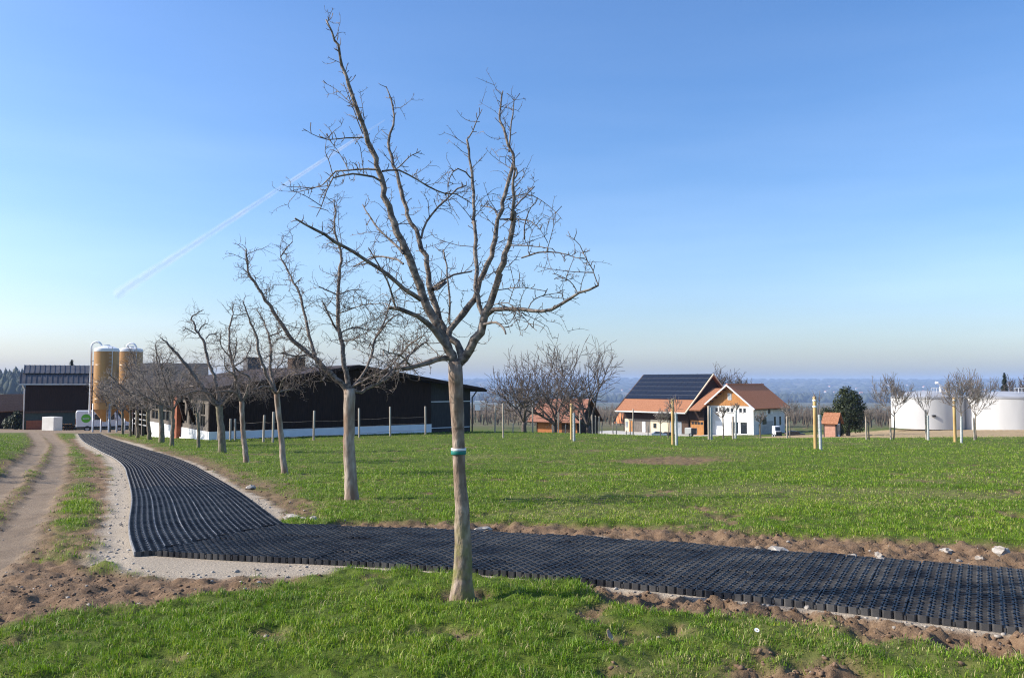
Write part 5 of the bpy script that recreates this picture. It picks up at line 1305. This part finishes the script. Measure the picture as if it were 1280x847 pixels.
def sapling(px, bot, toppx, top, label, rng, guard=None, size=1., d=None, stem_r=.035, lvl=2, nl=4, group='young orchard trees in the field', fork=.5, rm=.010):
    if d is None: x, y = gp(px, bot)
    else: v = onx(px, d); x, y = v.x, v.y
    z = gz(x, y); h = at(px, top, y).z - z; lean = at(toppx, top, y).x - x
    root = thing('young_tree', label, 'tree', (x, y, z), 0, group)
    bare_tree('', '', None, h, h * fork, stem_r, rng, lvl, rm, (M['bark'], M['branch'], M['twig_grey']), nl=nl, spread=.75, upb=.14, lean=lean * .4, elv=(25, 65), root=root)
    if guard:
        g = MB(); hh = at(px, guard, y).z - z; g.lathe([(.068, 0), (.066, hh * .5), (.062, hh)], 12)
        for k in range(10): zz = hh * (k + .5) / 10; g.lathe([(.069, zz), (.076, zz + .02), (.069, zz + .04)], 12, cap=False)
        o = g.build('tree_guard', M['guard'], root, smooth=True); o.rotation_euler = (0, math.atan2(lean * .4, h * fork), 0)
    return root
r_ = random.Random(77)
stake_thing(1019.5, 495, 562, 'thick new yellow stake in the middle of the right field', M['stake_new'], .085, 0, True)
sapling(1026, 563, 1022, 478, 'sapling in a pale spiral guard leaning on the yellow stake nearest the camera', r_, 518, stem_r=.022, lvl=1, nl=2, fork=.72)
stake_thing(1194, 496, 553, 'new yellow stake before the gap between the storage tanks', M['stake_new'], .09, 0, True)
sapling(1202, 554, 1201, 462, 'young tree in pale guard beside the yellow stake near the tanks', r_, 520, stem_r=.05, lvl=3, nl=5, fork=.42)
stake_thing(841.2, 498, 556, 'new yellow stake in front of the solar roofed barn', M['stake_new'], .08, 0, False)
sapling(845.8, 557, 844, 490, 'sapling in a pale guard in front of the solar roofed barn', r_, 516, stem_r=.03, lvl=2, nl=3, fork=.62)
stake_thing(714.3, 504, 550, 'yellowish stake before the small orchard barn', M['stake_new'], .075)
sapling(717.6, 551, 717, 495, 'sapling with pale wrapped stem before the small orchard barn', r_, 516, stem_r=.03, lvl=1, nl=3, fork=.7)
stake_thing(1158, 512, 550, 'grey stake in front of the left storage tank', M['stake_old'], .07)
sapling(1160.5, 550.5, 1159, 478, 'young tree with white guard in front of the left storage tank', r_, 519, stem_r=.045, lvl=2, nl=4, fork=.5)
sapling(1117, 550, 1119, 470, 'bushy young tree left of the storage tanks', r_, None, stem_r=.07, lvl=3, nl=6, fork=.40)
stake_thing(1113.5, 523, 550, 'short stake beside the bushy young tree', M['stake_old'], .06)
sapling(1220.5, 550, 1218, 468, 'wide young tree between the two storage tanks', r_, None, stem_r=.06, lvl=3, nl=6, fork=.40)
stake_thing(1218, 522, 550.5, 'short stake beside the wide young tree', M['stake_old'], .06)
sapling(1086.5, 550, 1083, 505, 'small young tree before the dark evergreen', r_, None, stem_r=.06, lvl=2, nl=6, fork=.5)
stake_thing(1083, 520, 550, 'short stake of the small tree before the evergreen', M['stake_old'], .06)
sapling(904, 549, 903, 503, 'small bare tree before the white farmhouse front', r_, None, stem_r=.07, lvl=2, nl=6, fork=.62)
sapling(919.5, 548.5, 921, 500, 'thin tree with white guard before the farmhouse big window', r_, 513, stem_r=.05, lvl=2, nl=4, fork=.7)
stake_thing(916.5, 520, 549, 'grey stake before the farmhouse big window', M['stake_old'], .06)
sapling(951, 549, 950, 510, 'small bare tree before the shaded farmhouse side', r_, None, stem_r=.075, lvl=2, nl=7, fork=.55)
sapling(987, 548.5, 986, 495, 'bare young tree right of the farmhouse by the dark car', r_, None, stem_r=.06, lvl=2, nl=6, fork=.55)
stake_thing(984, 520, 548.5, 'pale stake beside the dark car', M['stake_old'], .06)
stake_thing(886.3, 507, 550, 'tall grey stake at the left corner of the white farmhouse', M['stake_old'], .075)
stake_thing(889.5, 509, 550, 'second tall stake at the left corner of the white farmhouse', M['guard'], .06)
sapling(835, 547.8, 835, 505, 'thin bare tree left of the yellow stake at the barn', r_, None, stem_r=.05, lvl=2, nl=6, fork=.5)
sapling(826, 547.8, 825, 508, 'thin bare tree before the barn bays', r_, None, stem_r=.05, lvl=2, nl=6, fork=.5)
G2 = 'grey orchard posts along the far edge of the field'
for px, t, b_, lab in [(618.6, 507, 542.5, 'grey post right of the dark barn corner'), (629.2, 504, 548, 'pale post standing nearest to the dark barn corner'), (641, 528, 541, 'short post under the left bare tree'), (666, 509, 543.5, 'post at the left end of the orchard barn roof'),
                       (698, 515, 544, 'post before the orange board wall'), (706.5, 530, 544, 'short post before the orange board wall'), (690.5, 530, 544, 'short post left of the wall post'), (725, 516, 544.5, 'post before the dark gable of the orchard barn'), (740.6, 518, 544.5, 'left one of the paired posts before the dark gable'), (744.2, 519, 544.5, 'middle one of the posts before the dark gable'),
                       (748.6, 520, 545, 'right one of the posts before the dark gable'), (752.5, 532, 545, 'short post right of the dark gable'), (766.5, 528, 545, 'short post left of the solar barn'), (770.5, 526, 545, 'thin post left of the solar barn'), (791.6, 511, 546, 'tall pale post at the left end of the solar barn'), (788, 525, 546, 'wooden post at the left end of the solar barn'), (810, 531, 546, 'short post before the slatted door'), (782.5, 538, 546, 'stub post left of the barn door')]:
    stake_thing(px, t, b_, lab, M['stake_old'], .05 if t < 525 else .04, r_.uniform(-.05, .05), False, 56 if b_ < 543 else (46 if px == 629.2 else 58), 'fence_post', 'post', G2)

# ------------------------------------------------------------------ hut, evergreen, tanks, conifer
def brick_hut():
    d = 73; A = at(1031, 545, d); zg = A.z
    root = thing('brick_hut', 'small brick hut with an orange tiled roof beside the evergreen', 'hut', (A.x, A.y, zg), R(-42))
    W, Dp, ze, zr = .95, 1.15, 1.35, 2.05; sl = (zr - ze) / (Dp / 2)
    # the sunlit side faces left-front
    MB().box(0, W, 0, .1, -.6, ze).build('front_wall', board_mat('hut_brick', (.40, .20, .14), (.52, .30, .22), .22, 'Z'), root)
    for x0 in (-.1, W):
        b = MB(); v = [(x0, 0, -.6), (x0, Dp, -.6), (x0, Dp, ze), (x0, Dp / 2, zr), (x0, 0, ze)]; v2 = [(x + .1, y, z) for x, y, z in v]
        b.add(v + v2, [(4, 3, 2, 1, 0), (5, 6, 7, 8, 9)] + [(i, (i + 1) % 5, (i + 1) % 5 + 5, i + 5) for i in range(5)]).build('gable_wall', M['grey_panel'], root)
    MB().box(W + .103, W + .13, .3, .75, 0, 1.15).build('door', M['white_paint'], root)
    MB().box(W + .132, W + .14, .38, .67, .15, 1.05).build('pane', M['glass'], root)
    MB().box(0, W, Dp - .1, Dp, -.6, ze).build('back_wall', M['grey_panel'], root)
    MB().slab((-.25, -.25, ze - .25 * sl + .1), (W + .3, -.25, ze - .25 * sl + .1), (W + .3, Dp / 2, zr + .1), (-.25, Dp / 2, zr + .1), .07).build('roof', M['tile_orange'], root)
    MB().slab((W + .3, Dp + .25, ze - .25 * sl + .1), (-.25, Dp + .25, ze - .25 * sl + .1), (-.25, Dp / 2, zr + .1), (W + .3, Dp / 2, zr + .1), .07).build('roof', M['tile_orange'], root)
brick_hut()
def leaf_cloud(blobs, n, size, rng, flat=.5):
    """many small leaf quads spread through lumpy blobs"""
    w = np.array([b[3] ** 2 for b in blobs]); w = w / w.sum(); idx = rng.choice(len(blobs), n, p=w); B = np.array(blobs)[idx]
    v = rng.normal(size=(n, 3)); v /= np.linalg.norm(v, axis=1, keepdims=True); rad = rng.random(n) ** .38
    P = B[:, :3] + v * (B[:, 3] * rad)[:, None] * np.array([1, 1, .95])
    a = rng.normal(size=(n, 3)); a /= np.linalg.norm(a, axis=1, keepdims=True); b = np.cross(a, v + .3 * rng.normal(size=(n, 3))); b /= np.linalg.norm(b, axis=1, keepdims=True) + 1e-9
    s = size * (.6 + .8 * rng.random(n))[:, None]
    V = np.stack([P - a * s, P + b * s * flat, P + a * s, P - b * s * flat], 1).reshape(-1, 3)
    F = (np.arange(n * 4).reshape(n, 4)); return V, F
def evergreen():
    d = 76; p = onx(1060, d); p.z = at(1060, 544, d).z
    root = thing('evergreen_tree', 'dense dark evergreen tree with ragged top behind the brick hut', 'tree', p)
    t = Tubes(6); t.add([(0, 0, -.3), (.1, 0, 1.5), (0, 0, 3)], [.2, .15, .06]); t.build('trunk', M['twig_dark'], root)
    rng = np.random.default_rng(5); bl = [(0, 0, 2.2, 1.3), (-.9, .2, 1.9, .9), (.9, .1, 2.0, 1.05), (-.4, 0, 3.3, .9), (.4, 0, 3.5, .85), (0, .2, 4.2, .55), (.7, .1, 3.9, .4), (-.45, 0, 4.1, .4), (1.25, 0, 2.7, .65), (-1.5, .2, 1.6, .6), (-1.9, .3, 2.2, .55), (-2.2, .3, 1.7, .5), (.9, 0, 1.0, .85), (-.4, -.2, 1.0, 1.0), (1.0, 0, 3.4, .5), (-.85, 0, 2.9, .6)]
    V, F = leaf_cloud(bl, 9000, .09, rng); me = mesh_np('crown', V, [F]); me.materials.append(M['leaf_dark']); o = bpy.data.objects.new('crown', me); COL.objects.link(o); o.parent = root
evergreen()
def conifer_mesh(h, r, n, rng, size):
    P = []; 
    z = h * (1 - rng.random(n) ** .62 * .95); rr = r * (1 - z / h) * (.35 + .65 * rng.random(n) ** .5) * (1 + .25 * np.sin(z * 9 / h * 6)); a = rng.random(n) * 2 * math.pi
    c = np.stack([rr * np.cos(a), rr * np.sin(a), z], 1); out = np.stack([np.cos(a), np.sin(a), -.45 * np.ones(n)], 1); sd = np.stack([-np.sin(a), np.cos(a), 0 * a], 1)
    s = size * (.6 + .8 * rng.random(n))[:, None]
    V = np.stack([c - out * s, c + sd * s * .4, c + out * s, c - sd * s * .4], 1).reshape(-1, 3); return V, np.arange(n * 4).reshape(n, 4)
def conifers():
    for px, d, top, r, lab in [(1258, 170, 466, 1.9, 'dark spruce tree behind the right storage tank'), (87, 150, 449, 1.4, 'spruce tip showing above the metal roofed shed')]:
        p = onx(px, d); h = at(px, top, d).z - p.z; root = thing('spruce_tree', lab, 'tree', p)
        t = Tubes(5); t.add([(0, 0, -.3), (0, 0, h * .98)], [.25, .03]); t.build('trunk', M['twig_dark'], root)
        V, F = conifer_mesh(h, r, 2500, np.random.default_rng(int(px)), .4); me = mesh_np('crown', V, [F]); me.materials.append(M['conifer']); o = bpy.data.objects.new('crown', me); COL.objects.link(o); o.parent = root
conifers()
def tank(px0, px1, d, ytop, yroof, ybase, label):
    xl, xr = at(px0, 510, d).x, at(px1, 510, d).x; r = (xr - xl) / 2 * .985; c = ((xl + xr) / 2, d + r * .2); zb = at(0, ybase, d - r * .8).z; zt = at(0, ytop, d - r * .8).z - zb; zr = at(0, yroof, d).z - zb
    root = thing('storage_tank', label, 'tank', (c[0], c[1], zb), 0, 'round pale storage tanks')
    MB().lathe([(r, -.6), (r, zt)], 64).build('wall', M['tank'], root, smooth=True)
    MB().lathe([(r * 1.004, zt), (r * 1.006, zt + .12), (r * .99, zt + .14), (r * .55, zr * .8 + zt * .2), (r * .2, zr), (.25, zr)], 64).build('cover', M['tank_roof'], root, smooth=True)
    MB().lathe([(r * 1.012, zt - .14), (r * 1.012, zt - .02)], 64, cap=True).build('rim', M['tank_roof'], root, smooth=True)
    rl = Tubes(3)
    for k in range(9):
        a = -1.9 + k * .12; rl.add([(r * .6 * math.cos(a), r * .6 * math.sin(a), zr * .75 + zt * .25), (r * .6 * math.cos(a), r * .6 * math.sin(a), zr * .75 + zt * .25 + .7)], [.04] * 2)
    rl.add([(r * .6 * math.cos(-1.9 + k * .12), r * .6 * math.sin(-1.9 + k * .12), zr * .75 + zt * .25 + .7) for k in range(9)], [.04] * 9); rl.build('railing', M['white_paint'], root)
    return root, r, zt, zr
root, r, zt, zr = tank(1121.5, 1208, 116, 497, 488.5, 531.5, 'left pale round storage tank with a white pipe elbow on top')
t = Tubes(8); t.add([(.8, -2, zr - .3), (.8, -2, zr + .9), (.55, -2, zr + 1.15), (.1, -2, zr + 1.2)], [.16, .16, .16, .2]); t.build('pipe_elbow', M['white_paint'], root)
MB().box(-1.9, -1.5, -r * .985 - .06, -r * .9, 1.2, 1.45).build('outlet', M['grey_panel'], root)
tank(1213, 1322, 112, 497, 489, 535, 'right pale round storage tank at the picture edge')

# ------------------------------------------------------------------ far left houses, bushes, far white shed
def simple_house(label, A, rz, W, Dp, ze, zr, wm, rm, name='house', cat='house', group=None):
    root = thing(name, label, cat, A, rz, group); sl = (zr - ze) / (Dp / 2)
    MB().box(0, W, 0, Dp, -.8, ze).build('wall', wm, root)
    for x0 in (0.002, W - .152):
        b = MB(); v = [(x0, 0.01, ze), (x0, Dp - .01, ze), (x0, Dp / 2, zr)]; v2 = [(x + .15, y, z) for x, y, z in v]
        b.add(v + v2, [(2, 1, 0), (3, 4, 5)] + [(i, (i + 1) % 3, (i + 1) % 3 + 3, i + 3) for i in range(3)]).build('gable_wall', wm, root)
    MB().slab((-.5, -.6, ze - .6 * sl + .16), (W + .5, -.6, ze - .6 * sl + .16), (W + .5, Dp / 2, zr + .16), (-.5, Dp / 2, zr + .16), .14).build('roof', rm, root)
    MB().slab((W + .5, Dp + .6, ze - .6 * sl + .16), (-.5, Dp + .6, ze - .6 * sl + .16), (-.5, Dp / 2, zr + .16), (W + .5, Dp / 2, zr + .16), .14).build('roof', rm, root)
    return root
A = at(-6, 541, 112); h1 = simple_house('dark barn with a red tiled roof at the left picture edge', A, R(60), 6, 5.0, 3.3, 5.2, M['dark_wood'], M['tile_orange'], 'dark_barn', 'barn')
MB().box(1.5, 3.6, -.04, -.003, 0, 2.3).build('door', M['grey_wood'], h1)
A = at(593.5, 528, 150); h2 = thing('roofed_stand', 'small white box under a flat white roof far behind the dark barn corner', 'stand', A)
MB().box(0, 1.0, 0, 1.2, 2.3, 3.4).build('box', M['white_paint'], h2); MB().box(-.1, 2.3, -.1, 1.4, 3.6, 4.05).build('roof', M['white_paint'], h2)
for xx in (.05, .9, 2.1): MB().box(xx, xx + .1, .5, .6, 0, 3.6 if xx > 1 else 2.3).build('leg', M['grey_panel'], h2)
MB().box(.1, .2, .3, .4, 3.4, 3.6).build('strut', M['grey_panel'], h2)
A = at(768, 545, 190); h3 = simple_house('red roofed house with white gable behind the solar barn', A, R(-40), 6, 6, 2.4, 5.2, M['white_wall'], M['tile_red'], 'house', 'house'); MB().box(2.4, 3.4, -.04, -.003, .8, 1.8).build('window', M['glass'], h3)
def bush(px, py, d, label, sc, m, seed):
    A = at(px, py, d); root = thing('bush', label, 'bush', A); rng = np.random.default_rng(seed)
    t = Tubes(5)
    for k in range(4): t.add([(0, 0, -.2), (rng.normal() * .2 * sc, rng.normal() * .2 * sc, .8 * sc)], [.06, .03])
    t.build('stems', M['twig_dark'], root)
    V, F = leaf_cloud([(0, 0, .9 * sc, .8 * sc), (-.7 * sc, 0, .7 * sc, .6 * sc), (.7 * sc, .2, .6 * sc, .6 * sc), (.1, 0, 1.5 * sc, .45 * sc)], 2200, .11 * sc, rng); me = mesh_np('foliage', V, [F]); me.materials.append(m); o = bpy.data.objects.new('foliage', me); COL.objects.link(o); o.parent = root
bush(20, 538, 108, 'dark bush between the left barn and the metal roofed shed', 1.4, M['leaf_dark'], 2)
bush(12, 528, 118, 'dark tall bush behind the left dark barn', 1.8, M['leaf_dark'], 3)
bush(1046, 545, 74.5, 'low dark shrub right of the brick hut', .6, M['leaf_dark'], 4)

# ------------------------------------------------------------------ orchards, woods and villages of the valley
def shrub_rows():
    rng = random.Random(8); t = Tubes(3)
    rows = []
    for y in np.arange(150, 330, 9.0):
        x = -.06 * y
        while x < .62 * y:
            if not (-.05 * y < x < .37 * y and y < 165): rows.append((x + rng.uniform(-.5, .5), y + rng.uniform(-.4, .4)))
            x += 1.7 + (y - 150) * .006
    for x, y in rows:
        z = gz(x, y); h = rng.uniform(2.2, 3.4)
        for k in range(4):
            dx = rng.uniform(-.7, .7); dy = rng.uniform(-.5, .5); t.add([(x, y, z - .2), (x + dx * .6, y + dy * .6, z + h * .55), (x + dx, y + dy, z + h)], [.09, .06, .03])
    o = t.build('orchard_rows', M['shrub']); tag(o, 'brown rows of bare orchard trees beyond the farm', 'orchard', kind='stuff')
shrub_rows()
def forest(name, label, pts, m, rng, hmin, hmax, wr):
    """far wood: one mass of many low-poly crowns"""
    Vs = []; Fs = []; n = 7; off = 0
    for x, y in pts:
        z = gz(x, y); h = rng.uniform(hmin, hmax); r = h * wr * rng.uniform(.7, 1.2); prof = [(.35, .0), (1.0, .25), (.8, .55), (.4, .82), (.03, 1.0)]
        for pr, ph in prof:
            for i in range(n):
                a = 2 * math.pi * i / n + ph * 3; q = r * pr * rng.uniform(.65, 1.3); Vs.append((x + q * math.cos(a), y + q * math.sin(a), z + h * ph * rng.uniform(.93, 1.05) - 1))
        for j in range(len(prof) - 1):
            for i in range(n): Fs.append((off + j * n + i, off + j * n + (i + 1) % n, off + (j + 1) * n + (i + 1) % n, off + (j + 1) * n + i))
        off += n * len(prof)
    me = mesh_np(name, np.array(Vs), [np.array(Fs)], True); me.materials.append(m); o = bpy.data.objects.new(name, me); COL.objects.link(o); return tag(o, label, 'forest', kind='stuff')
def valley():
    rng = random.Random(21)
    pts = []
    for _ in range(900):
        x = rng.gauss(-690, 170); y = rng.uniform(880, 1180); pts.append((x, y))
    forest('hill_forest', 'dark conifer wood on the hill at the left', pts, M['forest'], rng, 13, 21, .26)
    pts = []
    for _ in range(1100):
        t = rng.choice([rng.gauss(.36, .05), rng.gauss(.46, .03), rng.gauss(.06, .07), rng.uniform(-.1, .7)]); y = rng.uniform(3500, 4300); pts.append((t * y, y))
    forest('valley_forest', 'blue hazed wood across the valley floor', pts, M['forest'], rng, 24, 42, .5)
    pts = []
    for _ in range(900): t = rng.uniform(-.1, .75); y = rng.uniform(5200, 8200); pts.append((t * y, y))
    forest('distant_forest', 'distant woods scattered over the hazy plain', pts, M['forest'], rng, 16, 30, 1.6)
    pts = []
    for _ in range(900): t = rng.uniform(-.15, .8); y = rng.uniform(8400, 9700); pts.append((t * y, y))
    forest('ridge_forest', 'woods along the far blue ridge', pts, M['forest'], rng, 14, 26, 2.2)
    t = Tubes(3)
    for _ in range(300):
        tt = rng.uniform(-.08, .72); y = rng.uniform(340, 640); x = tt * y; z = gz(x, y); h = rng.uniform(4, 7)
        for k in range(9):
            dx = rng.gauss(0, 1.7); dy = rng.gauss(0, 1.5); t.add([(x + dx * .2, y + dy * .2, z - .3), (x + dx * .7, y + dy * .7, z + h * .5), (x + dx * 1.3, y + dy, z + h * rng.uniform(.75, 1.05))], [.22, .16, .06])
    tag(t.build('bare_copse', M['shrub']), 'brown bare copses behind the orchards', 'orchard', kind='stuff')
    # village houses, a few pixels each
    pr = None
    for i in range(64):
        t = rng.choice([rng.gauss(.60, .05), rng.gauss(.44, .05), rng.gauss(.16, .03), rng.uniform(0, .7)]); y = rng.uniform(4600, 7200); x = t * y
        if pr is None:
            b = MB(); b.box(-8, 8, -6, 6, -3, 7, 0); b.prism([(-9, 7.002), (9, 7.002), (0, 12)], -6.5, 6.5, 1); pr = b.build('village_house', [M['white_wall'], M['tile_red']]); o = pr
        else: o = share(pr)
        o.location = (x, y, gz(x, y) + 6); o.rotation_euler = (0, 0, rng.uniform(0, 3.1)); s = rng.uniform(.7, 1.35); o.scale = (s, s, s)
        tag(o, 'tiny pale house of the hazy village in the far valley', 'house', 'village houses in the far valley')
valley()

# ------------------------------------------------------------------ stones, clods, leaf, daisy
def rock(rng, r, sub=2):
    import bmesh
    bm = bmesh.new(); bmesh.ops.create_icosphere(bm, subdivisions=sub, radius=r); s = Vector((rng.uniform(.8, 1.4), rng.uniform(.7, 1.1), rng.uniform(.45, .75)))
    for v in bm.verts: k = 1 + rng.uniform(-.34, .30); v.co = Vector((v.co.x * s.x * k, v.co.y * s.y * k, v.co.z * s.z * k))
    me = bpy.data.meshes.new('stone'); bm.to_mesh(me); bm.free(); return me
def stones():
    rng = random.Random(31)
    big = [(1066, 697, .055, 'largest pale stone lying against the far edge of the mats'), (1101, 702, .075, 'flat pale stone at the far mat edge left of the wet patch'), (1107, 706, .05, 'pale stone touching the mats beside the flat one'), (1098, 697, .045, 'pale stone above the flat one in the soil'), (1183, 690, .06, 'pale stone in the bare soil near the right edge'), (1250, 690, .085, 'lump of pale stone with dark soil at the right edge'),
           (973, 690, .10, 'pale broken lump at the far mat edge, middle right'), (602, 665, .09, 'pale slab stone right behind the foreground trunk'), (497, 657, .07, 'pale stone in the soil bank behind the mats'), (365, 648, .10, 'brown grey stone at the inner corner of the path'), (378, 650, .08, 'grey stone beside the inner path corner'), (313, 612, .10, 'grey stone on the gravel edge of the left arm'),
           (1010, 759, .045, 'white stone at the near mat edge'), (1198, 699, .04, 'small pale stone by the wet patch'), (1225, 698, .04, 'small white stone right of the wet patch'), (392, 652, .07, 'third stone of the soil bank by the inner corner')]
    for px, py, r, lab in big:
        x, y = gp(px, py); z = float(surf(np.array([x]), np.array([y]))[0][0]); me = rock(rng, r); me.materials.append(M['stone']); o = bpy.data.objects.new('stone', me); COL.objects.link(o); o.location = (x, y, z + r * .12); o.rotation_euler = (0, 0, rng.uniform(0, 6)); tag(o, lab, 'stone', 'pale stones beside the path')
    # gravel and clods as stuff
    nr = np.random.default_rng(12)
    def scatter(name, label, cat, m, N, sel, smin, smax, ybias, lift_=.2):
        protos = []
        for i in range(6):
            me = rock(rng, 1.0, 1); protos.append((np.array([v.co[:] for v in me.vertices]), np.array([p.vertices[:] for p in me.polygons]))); bpy.data.meshes.remove(me)
        y = 4.2 + (ybias - 4.2) * nr.random(N) ** 1.8; t = -.75 + 1.5 * nr.random(N); x = t * (y + .5); z, k = surf(x, y)
        keep = (nr.random(N) < sel(k, x, y)) & (k['dpath'] > .03); x, y, z = x[keep], y[keep], z[keep]; Vs = []; Fs = []; off = 0
        for i in range(len(x)):
            pv, pf = protos[i % 6]; s = smin + (smax - smin) * nr.random() ** 3; a = nr.random() * 6.28; c, sn = math.cos(a), math.sin(a)
            q = pv * s; q = np.stack([q[:, 0] * c - q[:, 1] * sn + x[i], q[:, 0] * sn + q[:, 1] * c + y[i], q[:, 2] + z[i] + s * lift_], 1); Vs.append(q); Fs.append(pf + off); off += len(pv)
        me = mesh_np(name, np.concatenate(Vs), [np.concatenate(Fs)], False); me.materials.append(m); o = bpy.data.objects.new(name, me); COL.objects.link(o); tag(o, label, cat, kind='stuff')
    scatter('gravel', 'loose pale gravel along the path edges', 'gravel', M['stone'], 42000, lambda k, x, y: k['gravel'] * .8 * (1 - k['path']) + .05 * k['soil'], .004, .024, 26, .1)
    scatter('soil_clods', 'loose brown soil clods beside the path', 'soil', M['clod'], 120000, lambda k, x, y: k['soil'] * (1 - k['gravel']) * (1 - k['track']) * np.clip(.3 + 2.0 * (k['n1'] + .05), .15, .9), .004, .024, 30, -.1)
    x, y = gp(761, 801); z = float(surf(np.array([x]), np.array([y]))[0][0])
    b = MB(); V = []; F = []
    for i in range(9):
        s = i / 8; w = .022 * math.sin(math.pi * min(1, s * .92 + .06)) ; V += [(-w, s * .075 - .04, .03 * s * s + .006), (0, s * .075 - .04, .03 * s * s), (w, s * .075 - .04, .03 * s * s + .009)]
    for i in range(8): F += [(3 * i, 3 * i + 1, 3 * i + 4, 3 * i + 3), (3 * i + 1, 3 * i + 2, 3 * i + 5, 3 * i + 4)]
    b.add(V, F); o = b.build('dry_leaf', M['dry_leaf'], None, (x, y, z + .045), True); o.rotation_euler = (R(25), R(10), R(40)); sm = o.modifiers.new('s', 'SOLIDIFY'); sm.thickness = .0015; tag(o, 'dry curled brown leaf lying in the foreground grass', 'leaf')
    x, y = gp(946, 805); z = float(surf(np.array([x]), np.array([y]))[0][0]); root = thing('daisy', 'single white daisy in the foreground grass', 'flower', (x, y, z))
    t = Tubes(5); t.add([(0, 0, 0), (.004, 0, .035), (0, -.004, .065)], [.0016] * 3); t.build('stem', M['leaf_dark'], root)
    pt = MB()
    for k in range(13):
        a = 2 * math.pi * k / 13; c, s = math.cos(a), math.sin(a); P = [(.004, -.002, 0), (.015, -.0032, .001), (.017, 0, .0016), (.015, .0032, .001), (.004, .002, 0)]
        pt.add([(u * c - v * s, u * s + v * c, w) for u, v, w in P], [(0, 1, 2, 3, 4)])
    o = pt.build('petals', M['tape_white'], root, (0, -.004, .066)); o.rotation_euler = (R(35), 0, 0)
    h = MB().lathe([(.0045, 0), (.004, .002), (.0015, .0032)], 10).build('flower_centre', M['daisy_y'], root, (0, -.004, .067)); h.rotation_euler = (R(35), 0, 0)
stones()

# ------------------------------------------------------------------ vapour trail and haze
def contrail():
    def hi(px, py, zh): rx, rz = ray(px, py); d = (zh - H_EYE) / rz; return Vector((rx * d, d, zh))
    a, b = hi(148, 367, 3000), hi(481, 150, 3000); root = None
    m, n, l, p = nmat('vapour'); 
    for q in list(n):
        if q.type == 'BSDF_PRINCIPLED': n.remove(q)
    tr = n.new("ShaderNodeBsdfTransparent"); df = n.new("ShaderNodeBsdfDiffuse"); df.inputs[0].default_value = (.9, .9, .9, 1); tl = n.new("ShaderNodeBsdfTranslucent"); tl.inputs[0].default_value = (.9, .9, .9, 1)
    ad = n.new("ShaderNodeMixShader"); ad.inputs[0].default_value = .5; ms = n.new("ShaderNodeMixShader")
    tc_ = n.new("ShaderNodeTexCoord"); nz_ = n.new("ShaderNodeTexNoise"); nz_.inputs['Scale'].default_value = .0016; nz_.inputs['Detail'].default_value = 5
    mr = n.new("ShaderNodeMapRange"); mr.inputs[1].default_value = .3; mr.inputs[2].default_value = .75; mr.inputs[3].default_value = .02; mr.inputs[4].default_value = .10
    l.new(tc_.outputs['Object'], nz_.inputs['Vector']); l.new(nz_.outputs['Fac'], mr.inputs[0]); l.new(mr.outputs[0], ms.inputs[0])
    l.new(df.outputs[0], ad.inputs[1]); l.new(tl.outputs[0], ad.inputs[2]); l.new(tr.outputs[0], ms.inputs[1]); l.new(ad.outputs[0], ms.inputs[2]); l.new(ms.outputs[0], n['Material Output'].inputs[0])
    t = Tubes(8); N = 24
    for k in (1, .7, .4):
        P = [b.lerp(a, i / (N - 1)) for i in range(N)]; rd = [k * (17 + 170 * (i / (N - 1)) ** 1.3) * (1 if i else .4) for i in range(N)]; t.add(P, rd)
    o = t.build('vapour_trail', m); tag(o, 'thin white aircraft vapour trail fading to the lower left', 'contrail', kind='stuff')
contrail()
def haze():
    b = MB().box(-12500, 12500, -60, 12200, -160, 78).build('haze', mat('haze_none', (1, 1, 1)), None)
    m = bpy.data.materials.new('haze'); m.use_nodes = True; n = m.node_tree.nodes; l = m.node_tree.links; n.clear()
    o = n.new("ShaderNodeOutputMaterial"); v = n.new("ShaderNodeVolumePrincipled"); v.inputs['Color'].default_value = (.50, .68, 1.0, 1); v.inputs['Density'].default_value = .00012; v.inputs['Anisotropy'].default_value = .0
    l.new(v.outputs[0], o.inputs['Volume']); b.data.materials.clear(); b.data.materials.append(m); tag(b, 'pale blue haze over the valley', 'haze', kind='stuff')
haze()
